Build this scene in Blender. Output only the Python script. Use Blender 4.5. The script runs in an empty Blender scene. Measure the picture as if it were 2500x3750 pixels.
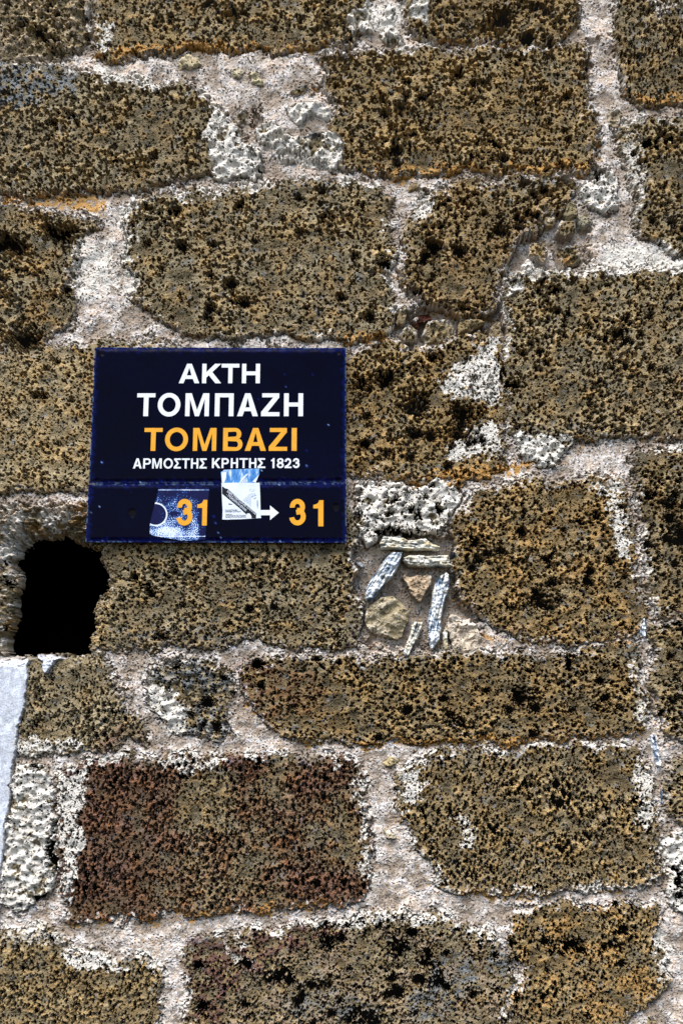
import bpy, math
import numpy as np
from mathutils import Vector

# ------------------------------------------------------------------ camera, sky, sun, exposure
scene = bpy.context.scene
COL = scene.collection
PITCH = math.radians(10.3)          # the camera looks up at the wall
FPX, M = 3646.0, 0.0005             # focal length in photo pixels, metres per photo pixel on the wall
CAM = (0.0, -FPX * M * math.cos(PITCH), 1.6)

cam_d = bpy.data.cameras.new('camera')
cam_d.sensor_fit = 'VERTICAL'; cam_d.sensor_height = 36.0
cam_d.lens = 36.0 * FPX / 3750.0
cam_d.clip_start = 0.02; cam_d.clip_end = 200.0
cam = bpy.data.objects.new('camera', cam_d); COL.objects.link(cam)
cam.location = CAM; cam.rotation_euler = (math.pi / 2 + PITCH, 0, 0)
scene.camera = cam

SUN_EL, SUN_AZ = math.radians(60), math.radians(-24)      # from above, in front of the wall and to the left
sv = Vector((math.sin(SUN_AZ) * math.cos(SUN_EL), -math.cos(SUN_AZ) * math.cos(SUN_EL), math.sin(SUN_EL)))
sun_d = bpy.data.lights.new('sun', 'SUN'); sun_d.energy = 1.5; sun_d.angle = math.radians(40); sun_d.color = (1.0, 0.955, 0.9)
sun = bpy.data.objects.new('sun', sun_d); COL.objects.link(sun)
sun.rotation_euler = sv.to_track_quat('Z', 'Y').to_euler(); sun.location = (-1, -3, 5)

w = bpy.data.worlds.new('World'); scene.world = w; w.use_nodes = True
sky = w.node_tree.nodes.new('ShaderNodeTexSky'); sky.sky_type = 'NISHITA'; sky.sun_disc = False
sky.sun_elevation = SUN_EL; sky.sun_rotation = math.atan2(sv.x, sv.y)
w.node_tree.links.new(sky.outputs[0], w.node_tree.nodes['Background'].inputs[0])
w.node_tree.nodes['Background'].inputs[1].default_value = 0.05
scene.view_settings.view_transform = 'Standard'; scene.view_settings.look = 'None'
scene.view_settings.gamma = 1.0; scene.view_settings.exposure = 1.9
scene.cycles.max_bounces = 6; scene.cycles.diffuse_bounces = 1

# ------------------------------------------------------------------ helpers
CP, SP = math.cos(PITCH), math.sin(PITCH)
def to_wall(u, v, yp=0.0):
    """photo pixel -> (X, Z) on the vertical plane y = yp"""
    u = np.asarray(u, float); v = np.asarray(v, float)
    dy = FPX * CP - (1875 - v) * SP
    dz = FPX * SP + (1875 - v) * CP
    t = (yp - CAM[1]) / dy
    return CAM[0] + t * (u - 1250), CAM[2] + t * dz
K = 2500.0 / 1568.0
def D(*p): return [(a * K, b * K) for a, b in p]
def Z(ox, oy, s, *p): return [(ox + a * s, oy + b * s) for a, b in p]
def sstep(a, b, x):
    t = np.clip((x - a) / (b - a), 0, 1); return t * t * (3 - 2 * t)
def empty(name, loc):
    o = bpy.data.objects.new(name, None); o.empty_display_size = 0.1; o.location = loc; COL.objects.link(o); return o
def tag(o, label=None, cat=None, group=None, kind=None):
    if label: o['label'] = label
    if cat: o['category'] = cat
    if group: o['group'] = group
    if kind: o['kind'] = kind
    return o
def link(name, me, mat, parent=None):
    o = bpy.data.objects.new(name, me); COL.objects.link(o)
    if mat: me.materials.append(mat)
    if parent:
        bpy.context.view_layer.update()
        o.parent = parent; o.matrix_parent_inverse = parent.matrix_world.inverted()
    return o
def mesh_np(name, verts, quads, attrs=None, smooth=True):
    me = bpy.data.meshes.new(name); n = len(quads)
    me.vertices.add(len(verts)); me.vertices.foreach_set('co', np.ascontiguousarray(verts, np.float32).ravel())
    me.loops.add(n * 4); me.loops.foreach_set('vertex_index', np.ascontiguousarray(quads, np.int32).ravel())
    me.polygons.add(n); me.polygons.foreach_set('loop_start', np.arange(0, n * 4, 4, dtype=np.int32))
    for k, a in (attrs or {}).items():
        at = me.attributes.new(k, 'FLOAT_COLOR', 'POINT'); at.data.foreach_set('color', np.ascontiguousarray(a, np.float32).ravel())
    me.polygons.foreach_set('use_smooth', np.full(n, smooth, bool))
    me.update(calc_edges=True)
    return me

# ------------------------------------------------------------------ noise fields (periodic, 2 px cells)
CELL, PW, PH = 2.0, 1600, 2400
fx = np.fft.rfftfreq(PW, CELL)[None, :]; fy = np.fft.fftfreq(PH, CELL)[:, None]
def _field(flt, seed):
    rng = np.random.default_rng(seed)
    F = np.fft.rfft2(rng.standard_normal((PH, PW))) * flt
    f = np.fft.irfft2(F, s=(PH, PW)); f -= f.mean(); return (f / f.std()).astype(np.float32)
def band(lx, ly, seed, width=0.42, ang=0.0):
    c, s = math.cos(ang), math.sin(ang)
    a = (fx * c + fy * s) * lx; b = (-fx * s + fy * c) * ly
    r = np.sqrt(a * a + b * b) + 1e-9
    return _field(np.exp(-(np.log(r) / width) ** 2 / 2), seed)
def fbm(lmax, beta, seed, lmin=0.0):
    f = np.sqrt(fx * fx + fy * fy)
    return _field(np.where(f > 0, 1 / (f * f + 1 / lmax ** 2) ** (beta / 2), 0) * np.exp(-(f * lmin) ** 2), seed)

# non-uniform grid: fine in the picture, coarse beyond its edges
def axis(lo, a, b, hi):
    return np.concatenate([np.arange(lo, a, 10.0), np.arange(a, b, CELL), np.arange(b, hi + 1, 10.0)])
xs = axis(-900, -40, 2540, 3400); ys = axis(-700, -40, 3790, 4450)
NX, NY = len(xs), len(ys)
IX = np.round((xs + 6400) / CELL).astype(int) % PW; IY = np.round((ys + 9600) / CELL).astype(int) % PH
def G(f): return f[np.ix_(IY, IX)]
UU, VV = np.meshgrid(xs, ys)
n_warp1, n_warp2 = G(band(170, 170, 1)), G(band(170, 170, 2))
n_w3, n_w4 = G(band(45, 45, 3)), G(band(45, 45, 4))
n_w5, n_w6 = G(band(16, 16, 33)), G(band(16, 16, 34))
WU = UU + 9 * n_warp1 + 4.5 * n_w3 + 2.2 * n_w5; WV = VV + 8 * n_warp2 + 4.5 * n_w4 + 2.2 * n_w6
PV = G(band(12.5, 20, 5, .48)); PA = G(band(16, 16, 6, .55)); PB = G(band(24, 22, 7, .6)); PC = G(band(33, 30, 8, .6))
P60 = G(band(62, 58, 10, 0.5)); P11 = G(band(10, 10, 11, 0.4)); P8 = G(band(6.5, 6.5, 12, 0.4)); P22 = PB; P32 = PC; P17b = PA
LOW = G(band(420, 300, 13, 0.5)); LOW2 = G(band(230, 200, 14, 0.5)); MID = G(band(90, 80, 15, 0.5)); MID2 = G(band(55, 50, 16, 0.5))
FB = G(fbm(200, 1.9, 17)); FB2 = G(fbm(120, 1.5, 18)); FB3 = G(fbm(60, 1.7, 19)); STR = G(band(160, 26, 20, 0.5))

def chaikin(p, n=1):
    for _ in range(n):
        q = []
        for i in range(len(p)):
            a, b = p[i], p[(i + 1) % len(p)]
            q += [(a[0] * .88 + b[0] * .12, a[1] * .88 + b[1] * .12), (a[0] * .12 + b[0] * .88, a[1] * .12 + b[1] * .88)]
        p = q
    return p
def sdist(poly, X, Y):
    d2 = np.full(X.shape, 1e18); ins = np.zeros(X.shape, bool)
    for i in range(len(poly)):
        ax, ay = poly[i]; bx, by = poly[(i + 1) % len(poly)]
        ex, ey = bx - ax, by - ay
        t = np.clip(((X - ax) * ex + (Y - ay) * ey) / (ex * ex + ey * ey + 1e-9), 0, 1)
        d2 = np.minimum(d2, (X - ax - t * ex) ** 2 + (Y - ay - t * ey) ** 2)
        if ay != by:
            ins ^= ((ay > Y) != (by > Y)) & (X < (Y - ay) * ex / ey + ax)
    d = np.sqrt(d2); return np.where(ins, -d, d)
def window(poly, mg):
    p = np.array(poly); (x0, y0), (x1, y1) = p.min(0) - mg, p.max(0) + mg
    i0, i1 = np.searchsorted(xs, [x0, x1]); j0, j1 = np.searchsorted(ys, [y0, y1])
    return slice(j0, j1), slice(i0, i1)

# ------------------------------------------------------------------ what the wall is laid of (outlines in display pixels of the photo)
# name, label, outline, options: h height px, p pore style, t tone, w white rim, o ochre rim, r red, g grey, cav extra cavities
BL = []
def B(name, label, poly, **k): BL.append((name, label, chaikin(poly), k))
Lx, Rx, Ty, By = -330, 1900, -330, 2640
B('rubble_block', 'crumbling pale rubble in the top corner', D((-330,-120),(205,-120),(205,60),(190,108),(150,125),(0,130),(-330,130)), h=8, p='rub', w=.5, wm=.3)
B('stone_block', 'long brown block along the top edge', D((232,-170),(860,-170),(845,0),(822,55),(800,92),(640,108),(520,104),(430,108),(350,118),(290,126),(236,124),(228,60)), gold=0.55, h=12, p='22', o=.7, w=.3)
B('stone_block', 'cavernous brown block with a deep black hole', D((930,-170),(1318,-170),(1322,40),(1300,92),(1200,98),(1090,92),(980,90),(940,60)), gold=0.75, h=12, p='32', o=.6, w=.2, tone=.9)
B('stone_block', None, D((1412,-170),(1900,-170),(1900,238),(1568,240),(1500,232),(1462,228),(1432,180),(1412,90)), h=12, p='17b', o=.3, w=.3, tone=.85, om=.25)
B('stone_block', 'wide grey brown block', D((-330,148),(110,152),(205,178),(300,196),(430,205),(468,222),(478,250),(470,320),(474,350),(490,388),(420,408),(340,424),(190,440),(60,440),(-330,446)), gold=0.3, h=12, p='22b', w=.4, o=.3, ro=.05)
B('white_stone', 'white crusted wedge of stone', D((478,254),(512,270),(545,302),(575,345),(598,392),(560,400),(500,402),(474,350),(470,310)), h=9, p='cal', wm=1)
B('stone_block', 'coarse brown block of many wormlike pores', D((752,130),(900,124),(1064,120),(1200,116),(1334,108),(1340,190),(1352,290),(1362,384),(1280,390),(1204,388),(1064,386),(960,396),(800,390),(778,378),(780,320),(772,250),(748,190)), gold=0.75, h=13, p='22', w=.35, o=.9, om=.15)
B('stone_block', None, D((1429,290),(1500,284),(1568,280),(1900,276),(1900,582),(1568,582),(1524,558),(1464,528),(1468,450),(1444,360),(1430,322)), h=13, p='32', w=.5, o=.2)
B('stone_block', 'weathered block with sunken black cavities', D((-330,482),(65,480),(100,500),(200,506),(205,520),(185,545),(165,600),(155,686),(165,736),(100,774),(88,804),(-330,806)), h=10, p='22', o=.3, w=.2, om=.3)
B('stone_block', 'even tan block with round pores', D((320,456),(450,450),(600,436),(784,424),(884,446),(892,526),(891,626),(896,721),(894,766),(784,770),(650,758),(500,774),(425,758),(360,718),(312,676),(302,586),(310,506)), gold=0.35, h=12, p='22c', w=.7, o=.35)
B('stone_block', 'cavernous ochre block', D((944,511),(984,471),(994,446),(1064,424),(1184,414),(1284,410),(1312,431),(1289,476),(1244,481),(1224,521),(1184,551),(1154,601),(1134,656),(1129,701),(1104,716),(1064,716),(1044,696),(984,701),(949,676),(934,626),(932,576)), gold=0.85, h=11, p='32', w=.3, o=.4, om=.3, g=.3)
B('white_stone', 'white crusted lump', D((1336,430),(1376,398),(1404,421),(1412,468),(1384,480),(1349,458)), h=9, p='cal', wm=1)
B('stone_block', 'pale tan block', D((-330,812),(120,812),(215,800),(330,790),(420,800),(420,1118),(-330,1118)), h=9, p='22d', w=.2, o=.2, tone=1.25)
B('stone_block', 'hollowed ochre block', D((600,800),(790,826),(840,800),(879,788),(949,802),(1009,796),(1064,778),(1146,772),(1152,900),(1150,1066),(1110,1086),(1065,1100),(935,1086),(850,1088),(780,1080),(600,1080)), gold=0.85, h=9, p='22', om=.3, o=.5, g=.1)
B('stone_block', 'large grey brown block', D((1172,640),(1274,634),(1419,628),(1568,624),(1900,622),(1900,994),(1568,997),(1400,1000),(1324,1000),(1184,996),(1172,960),(1164,876),(1169,806)), gold=0.4, h=13, p='32b', w=.7, o=.35, tone=1.05)
B('white_stone', 'white crusted lump', D((1189,1000),(1250,996),(1304,1004),(1304,1022),(1273,1047),(1236,1062),(1195,1042)), h=7, p='cal', wm=1)
B('stone_block', 'fine grained brown block', D((255,1160),(600,1150),(806,1160),(805,1248),(812,1409),(812,1480),(784,1480),(690,1478),(600,1462),(545,1458),(500,1482),(350,1482),(265,1476),(214,1496),(205,1470),(222,1388),(246,1316),(240,1251)), gold=0.3, h=9, p='22b', o=.2, w=.4)
B('stone_block', 'jamb stone at the left of the hole', D((-330,1160),(-40,1160),(10,1190),(22,1280),(18,1400),(8,1500),(-330,1505)), h=6, p='rub', wm=.35, om=.3)
B('white_stone', 'white pitted block', D((836,1120),(898,1113),(981,1120),(1042,1114),(1044,1160),(1012,1203),(976,1224),(940,1213),(877,1213),(838,1234),(830,1175)), h=14, p='cal', wm=1, om=.1)
B('stone_block', 'squarish ochre block', D((1075,1150),(1158,1118),(1221,1112),(1325,1104),(1423,1102),(1434,1159),(1449,1279),(1466,1440),(1449,1458),(1325,1470),(1247,1470),(1195,1446),(1148,1440),(1091,1398),(1054,1345),(1050,1253),(1057,1185)), gold=0.9, h=13, p='22', o=.6, om=.35, w=.25)
B('stone_block', None, D((1450,1045),(1568,1040),(1900,1036),(1900,1402),(1568,1408),(1498,1402),(1489,1279),(1472,1123)), h=12, p='32', w=.5, o=.3, tone=.9)
B('stone_block', 'small grey block beside the white strip', D((66,1512),(150,1510),(226,1508),(255,1560),(285,1640),(330,1668),(330,1700),(215,1714),(110,1718),(42,1722),(48,1680),(60,1590)), gold=0.05, h=8, p='17b', w=.3, o=.1, tone=1.15, g=.2)
B('rubble_stone', 'grey topped rubble stone with a cream face', D((350,1531),(420,1522),(490,1521),(520,1560),(530,1620),(520,1690),(420,1680),(350,1610),(346,1560)), h=5, p='rub', g=.6)
B('stone_block', 'long low brown block', D((552,1536),(640,1514),(784,1520),(930,1520),(1091,1494),(1130,1512),(1184,1500),(1247,1516),(1320,1504),(1444,1478),(1462,1513),(1479,1668),(1359,1686),(1134,1690),(934,1700),(814,1698),(650,1690),(600,1641),(565,1576)), gold=0.75, h=11, p='22', o=.75, om=.25, w=.3, tone=.88)
B('stone_block', None, D((1502,1440),(1568,1424),(1900,1416),(1900,1700),(1568,1702),(1528,1686),(1508,1600)), h=11, p='32', w=.3, o=.3)
B('white_stone', 'narrow white crusted stone', D((44,1764),(100,1764),(124,1827),(126,1942),(120,2040),(50,2084),(12,2080),(14,2022),(28,1912)), h=10, p='cal', wm=.9, g=.25)
B('stone_block', 'reddish brown block', D((152,1776),(200,1757),(350,1745),(550,1747),(784,1743),(817,1745),(829,1837),(848,2010),(824,2060),(784,2070),(550,2082),(350,2100),(200,2108),(152,2100),(144,1942)), h=12, p='17', r=.85, w=.55, o=.6)
B('stone_block', 'smooth edged brown block', D((949,1752),(1064,1732),(1184,1722),(1334,1719),(1454,1722),(1484,1787),(1504,1912),(1512,2020),(1384,2036),(1234,2044),(1034,2044),(999,1982),(955,1932),(939,1887),(912,1822)), gold=0.6, h=12, p='17', w=.5, o=.8)
B('stone_block', None, D((1540,1752),(1600,1740),(1900,1735),(1900,1890),(1590,1890),(1540,1866)), h=9, p='22')
B('white_stone', None, D((1529,1927),(1600,1915),(1900,1910),(1900,2095),(1600,2095),(1555,2080),(1538,2030)), h=9, p='cal', wm=.9)
B('stone_block', 'yellowish block', D((-330,2142),(125,2142),(165,2185),(250,2207),(350,2215),(362,2252),(362,2640),(-330,2640)), gold=0.6, h=11, p='17b', w=.6, om=.1)
B('stone_block', 'broken block with black cavities and a reddish left end', D((442,2352),(440,2166),(550,2155),(650,2137),(784,2114),(909,2102),(1019,2109),(1059,2132),(1110,2148),(1150,2190),(1172,2240),(1160,2352),(1150,2640),(450,2640)), h=10, p='32c', w=.6, om=.3, g=.45)
B('stone_block', 'ochre block with a deep black hole', D((1189,2099),(1244,2084),(1314,2088),(1384,2092),(1484,2079),(1504,2112),(1504,2187),(1529,2247),(1484,2292),(1432,2337),(1424,2640),(1170,2640),(1182,2300),(1209,2227),(1182,2192),(1181,2137)), gold=0.85, h=11, p='17c', w=.3, om=.4)
B('plaster_strip', 'smooth bluish white strip', D((-330,1514),(0,1516),(67,1510),(66,1566),(46,1690),(33,1762),(22,1862),(6,2012),(0,2112),(-330,2112)), h=16, p='pla', edge=5)
B('plaster_drip', None, D((78,1506),(100,1502),(150,1508),(132,1516),(124,1528),(119,1545),(108,1547),(104,1535),(100,1520),(90,1516)), h=26, p='pla', edge=6)
# rubble wedged in the joints
def z2(*p): return Z(1250, 0, .7972, *p)
def z4(*p): return Z(1250, 600, .7972, *p)
def zr(*p): return Z(1250, 1920, .3827, *p)
def z1(*p): return Z(0, 0, .7972, *p)
def zc(*p): return Z(700, 150, .3827, *p)
def zd(*p): return Z(1400, 650, .3189, *p)
B('rubble_stone', 'flat triangular cream stone', zr((585,495),(700,472),(875,472),(862,560),(800,650),(760,745),(690,705),(650,640),(610,560)), h=2, p='chip', t=(.55,.41,.27), edge=7, deep=1)
B('rubble_stone', 'pale stone', zr((1010,880),(1080,862),(1150,918),(1220,906),(1285,980),(1335,1100),(1320,1185),(1200,1235),(1060,1205),(1030,1100),(1010,980)), h=6, p='chip', t=(.66,.55,.42), edge=9, deep=1)
B('rubble_stone', 'round mottled cobble', zr((230,790),(300,740),(400,700),(520,695),(590,760),(635,850),(645,930),(600,1000),(560,1085),(420,1085),(330,1065),(230,1000),(208,880)), h=8, p='chip', t=(.38,.31,.19), edge=26, deep=1, wm=.3, om=.35)
B('pebble', 'dark pebble', zr((1030,270),(1070,258),(1104,310),(1082,348),(1040,335)), h=2, p='chip', t=(.02,.022,.03), edge=7, deep=1)
B('pebble', None, zr((130,340),(165,330),(205,375),(195,415),(160,390)), h=-12, p='chip', t=(.4,.43,.48), edge=6, deep=1)
B('rubble_stone', 'round pitted stone', zd((500,1680),(620,1640),(760,1655),(805,1720),(770,1830),(640,1935),(500,1920),(440,1800)), h=9, p='17', edge=16, deep=1)
B('rubble_stone', 'slanted wedge stone', zd((850,1690),(930,1620),(1120,1625),(1165,1690),(1010,1770),(860,1815)), h=7, p='chip', t=(.27,.2,.1), edge=12, deep=1)
B('rubble_stone', None, zd((1230,1690),(1330,1650),(1350,1720),(1350,1810),(1210,1820)), h=4, p='chip', t=(.36,.28,.17), edge=9, deep=1)
B('rubble_stone', None, zd((180,1490),(260,1470),(300,1560),(270,1680),(150,1680),(180,1580)), h=5, p='chip', t=(.3,.23,.13), edge=12, deep=1)
B('rubble_stone', None, zd((240,1720),(330,1690),(410,1780),(380,1860),(220,1870),(180,1820)), h=5, p='17b', edge=12, deep=1)
B('rubble_stone', 'dark red chip', zd((330,1640),(430,1570),(540,1570),(585,1620),(480,1660),(390,1725)), h=-4, p='chip', t=(.07,.022,.012), edge=10, deep=1)
B('rubble_stone', None, zd((285,110),(360,75),(440,85),(445,160),(380,185),(285,170)), h=8, p='chip', t=(.33,.24,.12), edge=10, deep=1)
B('rubble_stone', None, z4((1020,195),(1060,170),(1090,190),(1085,235),(1050,255),(1018,235)), h=8, p='chip', t=(.34,.28,.16), edge=10, deep=1)
B('rubble_stone', None, z4((1090,230),(1130,225),(1140,265),(1110,300),(1080,275)), h=6, p='chip', t=(.28,.25,.17), edge=10, deep=1)
B('rubble_stone', None, z4((1000,255),(1060,255),(1070,310),(1020,350),(985,330)), h=6, p='22', edge=10, deep=1)
B('rubble_stone', 'rusty squarish stone', z4((975,385),(1085,372),(1095,430),(1110,455),(1010,475),(990,440)), h=9, p='17b', om=.5, edge=10, deep=1)
B('rubble_stone', None, z4((870,360),(930,345),(945,400),(920,450),(870,420)), h=5, p='22', edge=10, deep=1)
B('rubble_stone', None, z4((925,245),(975,235),(985,270),(950,295),(920,280)), h=5, p='chip', t=(.34,.24,.1), edge=10, deep=1)
B('rubble_stone', 'cream pebble', z1((820,275),(860,248),(915,262),(920,300),(880,320),(825,312)), h=9, p='chip', t=(.6,.5,.32), edge=10)
B('pebble', None, zc((385,260),(450,250),(500,290),(480,345),(395,355)), h=9, p='chip', t=(.62,.54,.38), edge=8)
B('pebble', None, zc((545,320),(590,290),(690,390),(690,430),(570,415)), h=7, p='chip', t=(.6,.52,.33), edge=8)
B('pebble', None, zc((430,690),(500,640),(550,700),(520,780),(440,790)), h=8, p='cal', edge=8, wm=.8)
B('rubble_stone', 'white ring shaped lump', zc((915,620),(1050,590),(1200,580),(1330,660),(1320,760),(1200,720),(1080,730),(1050,800),(980,790),(930,700)), h=9, p='cal', edge=8, wm=.9)
B('rubble_stone', None, zc((940,480),(1050,430),(1130,420),(1130,470),(1040,540),(950,545)), h=8, p='22', edge=8, wm=.3, om=.3)
B('rubble_stone', 'white lump with a grey core', zc((600,830),(760,760),(950,900),(1100,900),(1160,840),(1320,860),(1440,950),(1460,1150),(1380,1240),(1200,1230),(1080,1240),(1000,1200),(880,1180),(800,1020),(640,1000)), h=8, p='rub', edge=10, wm=.85)
B('rubble_stone', 'white knobbly lump', z2((165,110),(200,20),(240,20),(235,110),(290,180),(300,205),(210,205),(170,170)), h=9, p='cal', edge=8, wm=.9)
B('rubble_stone', None, z2((40,50),(130,30),(150,160),(60,170),(20,120)), h=8, p='cal', edge=8, wm=.6, om=.3)
B('rubble_stone', None, z2((310,20),(360,-30),(400,0),(400,120),(350,95),(300,70)), h=9, p='cal', edge=8, wm=.8)
B('rubble_stone', None, z2((1215,520),(1265,500),(1300,530),(1270,580),(1220,580)), h=7, p='chip', t=(.42,.33,.22), edge=8)
B('rubble_stone', 'white knobs beside the large block', z4((745,515),(770,520),(785,560),(840,530),(835,580),(780,620),(755,620),(765,570)), h=9, p='cal', wm=1, edge=7)
B('rubble_stone', None, z4((820,470),(860,440),(890,490),(970,505),(955,525),(850,515)), h=8, p='cal', wm=.9, edge=7)
B('pebble', None, Z(1250,2650,.7972,(170,180),(215,150),(270,160),(255,190),(215,205)), h=6, p='chip', t=(.5,.4,.22), edge=8)
B('pebble', None, Z(1250,2650,.7972,(190,480),(240,490),(250,530),(215,535)), h=5, p='chip', t=(.5,.4,.25), edge=8)
B('rubble_stone', None, Z(1250,2650,.7972,(1400,1340),(1440,1350),(1450,1380),(1440,1420),(1390,1420)), h=8, p='22', edge=8)
HOLE = D((26,1248),(70,1230),(145,1220),(170,1244),(228,1258),(243,1312),(238,1366),(222,1391),(211,1466),(206,1508),(100,1506),(0,1509),(8,1470),(14,1440),(22,1370),(26,1310))

# ------------------------------------------------------------------ labels, signed distances
lab = np.full((NY, NX), -1, np.int32); near = np.full((NY, NX), -1, np.int32); sd = np.full((NY, NX), 70.0, np.float32)
for i, (nm, lb, poly, k) in enumerate(BL):
    sl = window(poly, 75); small = k.get('edge', 0) > 0
    f = .35 if small else 1.0; off = 0 if small else 17.0
    d = sdist(poly, UU[sl] + f * (WU - UU)[sl], VV[sl] + f * (WV - VV)[sl]) - off
    cur = sd[sl]; m = (d < 0) if small else (d < cur)
    cur[m] = d[m]; near[sl][m] = i
    lab[sl][(d < 0) & m] = i
    sd[sl] = cur
gy, gx = np.gradient(sd, ys, xs); gl = np.sqrt(gx * gx + gy * gy) + 1e-3
def blur(a, n=3):
    for _ in range(n):
        a = (a + np.roll(a, 1, 0) + np.roll(a, -1, 0) + np.roll(a, 1, 1) + np.roll(a, -1, 1)) / 5
    return a
ny_ = blur(gy / gl, 6); nx_ = blur(gx / gl, 6)
bot = np.clip(ny_, 0, 1); top = np.clip(-ny_, 0, 1); side = np.abs(nx_)
def attr(key, dv=0.0):
    a = np.array([k.get(key, dv) for _, _, _, k in BL] + [dv], np.float32); return a[near], a[lab]
hN, _ = attr('h', 0); deepN, _ = attr('deep', 0); edN, _ = attr('edge', 0)

inside = lab >= 0
def style(s): return np.array([k['p'] == s for _, _, _, k in BL] + [False])[lab]
def patch(poly, soft=14, rag=1.0):
    """ragged 0..1 mask of an outline"""
    o = np.zeros((NY, NX), np.float32); sl = window(poly, 80)
    d = sdist(poly, UU[sl] + rag * (WU - UU)[sl], VV[sl] + rag * (WV - VV)[sl]) + rag * (9 * PB[sl] * .4 + 7 * FB3[sl] + 4 * MID2[sl])
    o[sl] = sstep(soft, -soft, d); return o
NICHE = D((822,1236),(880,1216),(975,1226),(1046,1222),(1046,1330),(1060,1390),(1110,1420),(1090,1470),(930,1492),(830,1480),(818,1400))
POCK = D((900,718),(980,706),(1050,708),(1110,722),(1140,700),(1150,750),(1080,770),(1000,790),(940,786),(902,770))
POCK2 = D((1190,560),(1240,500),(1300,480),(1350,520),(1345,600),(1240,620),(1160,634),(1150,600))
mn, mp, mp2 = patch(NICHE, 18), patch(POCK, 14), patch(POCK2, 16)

# ------------------------------------------------------------------ stains, kept as masks for the material
def rim(dist): return sstep(dist, dist * .25, np.abs(sd) + 7 * P22 + 9 * MID2 + 6 * FB3)
wr, _ = attr('w', 0); orr, _ = attr('o', 0); _, wm = attr('wm', 0); _, om = attr('om', 0); _, rd = attr('r', 0); _, gr = attr('g', 0); _, tone = attr('tone', 1.0)
gateA = sstep(-.6, .5, LOW2 + .5 * MID); gateB = sstep(-.7, .4, -LOW2 + .6 * MID2)
white = rim(24) * np.clip(top * 1.2 + .8 * side + .25 * bot, 0, 1) * np.maximum(wr, .3) * 1.6 * gateA
white = np.maximum(white, wm * sstep(-1.1, .3, .6 * MID + .7 * LOW2 + .5 * P32 + 1.6 * (wm - .5)))
ochre = rim(20) * np.clip(bot * 1.5 - .3, 0, 1) * orr * 1.5 * gateB
ochre = np.maximum(ochre, np.where(inside, om * sstep(-.3, 1.2, LOW2 + .7 * MID + .4 * P32), 0))
ochre = np.maximum(ochre, np.where(inside, .28 * sstep(.6, 1.8, MID + .3 * P32), .35 * sstep(.4, 1.6, LOW2 + .7 * FB2)))
grey = np.maximum(gr * sstep(-.2, .9, MID + .6 * LOW2 + .5 * P32), .8 * sstep(1.3, 1.9, MID2 + .5 * FB2) * np.where(inside, .55, .25))
grey = np.maximum(grey, rim(34) * top * .7 * sstep(.1, .8, -LOW2 + MID) * inside)
redm = rd * 1.15 * sstep(-1.7, 1.3, .6 * LOW + .3 * LOW2 + .25 * MID + 1.0 * sstep(700, 500, UU) - .9 * sstep(140, 30, np.abs(UU - 770 - .08 * (VV - 3000))))
for poly, a in ((D((0,150),(120,155),(190,170),(180,215),(90,245),(0,260),(-60,220)), .9),(D((350,1531),(490,1521),(530,1560),(500,1600),(430,1590),(370,1575)), .8),(D((1000,2200),(1080,2190),(1110,2260),(1050,2320),(960,2352),(900,2300)), .6),(D((1080,420),(1290,412),(1270,440),(1100,450)), .6),(D((0,2300),(40,2310),(40,2352),(0,2352)), .3),
        (D((1190,980),(1330,970),(1500,990),(1400,1000),(1200,1000)), .5),(D((640,690),(860,660),(890,700),(880,760),(660,760)), .25),(D((260,1440),(560,1440),(620,1478),(280,1480)), .5),(D((1110,2170),(1160,2180),(1190,2240),(1130,2240)), .7),(D((640,2290),(760,2260),(900,2300),(880,2352),(650,2352)), .5)):
    grey = np.maximum(grey, a * patch(poly, 26) * sstep(-.9, .4, MID2 + .5 * P22))
for poly, a in ((D((520,1520),(740,1525),(730,1640),(600,1650),(560,1580)), .7),(D((440,2150),(560,2160),(700,2120),(800,2110),(780,2150),(640,2200),(560,2260),(500,2352),(440,2352)), 1.1),(D((200,1690),(330,1668),(330,1700),(230,1716)), .8),(D((420,2090),(600,2075),(780,2064),(780,2084),(440,2106)), .4),(D((180,1760),(300,1755),(300,1790),(180,1800)), .4)):
    redm = np.maximum(redm, a * patch(poly, 26) * sstep(-1.0, .5, MID + .6 * P32))
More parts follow.
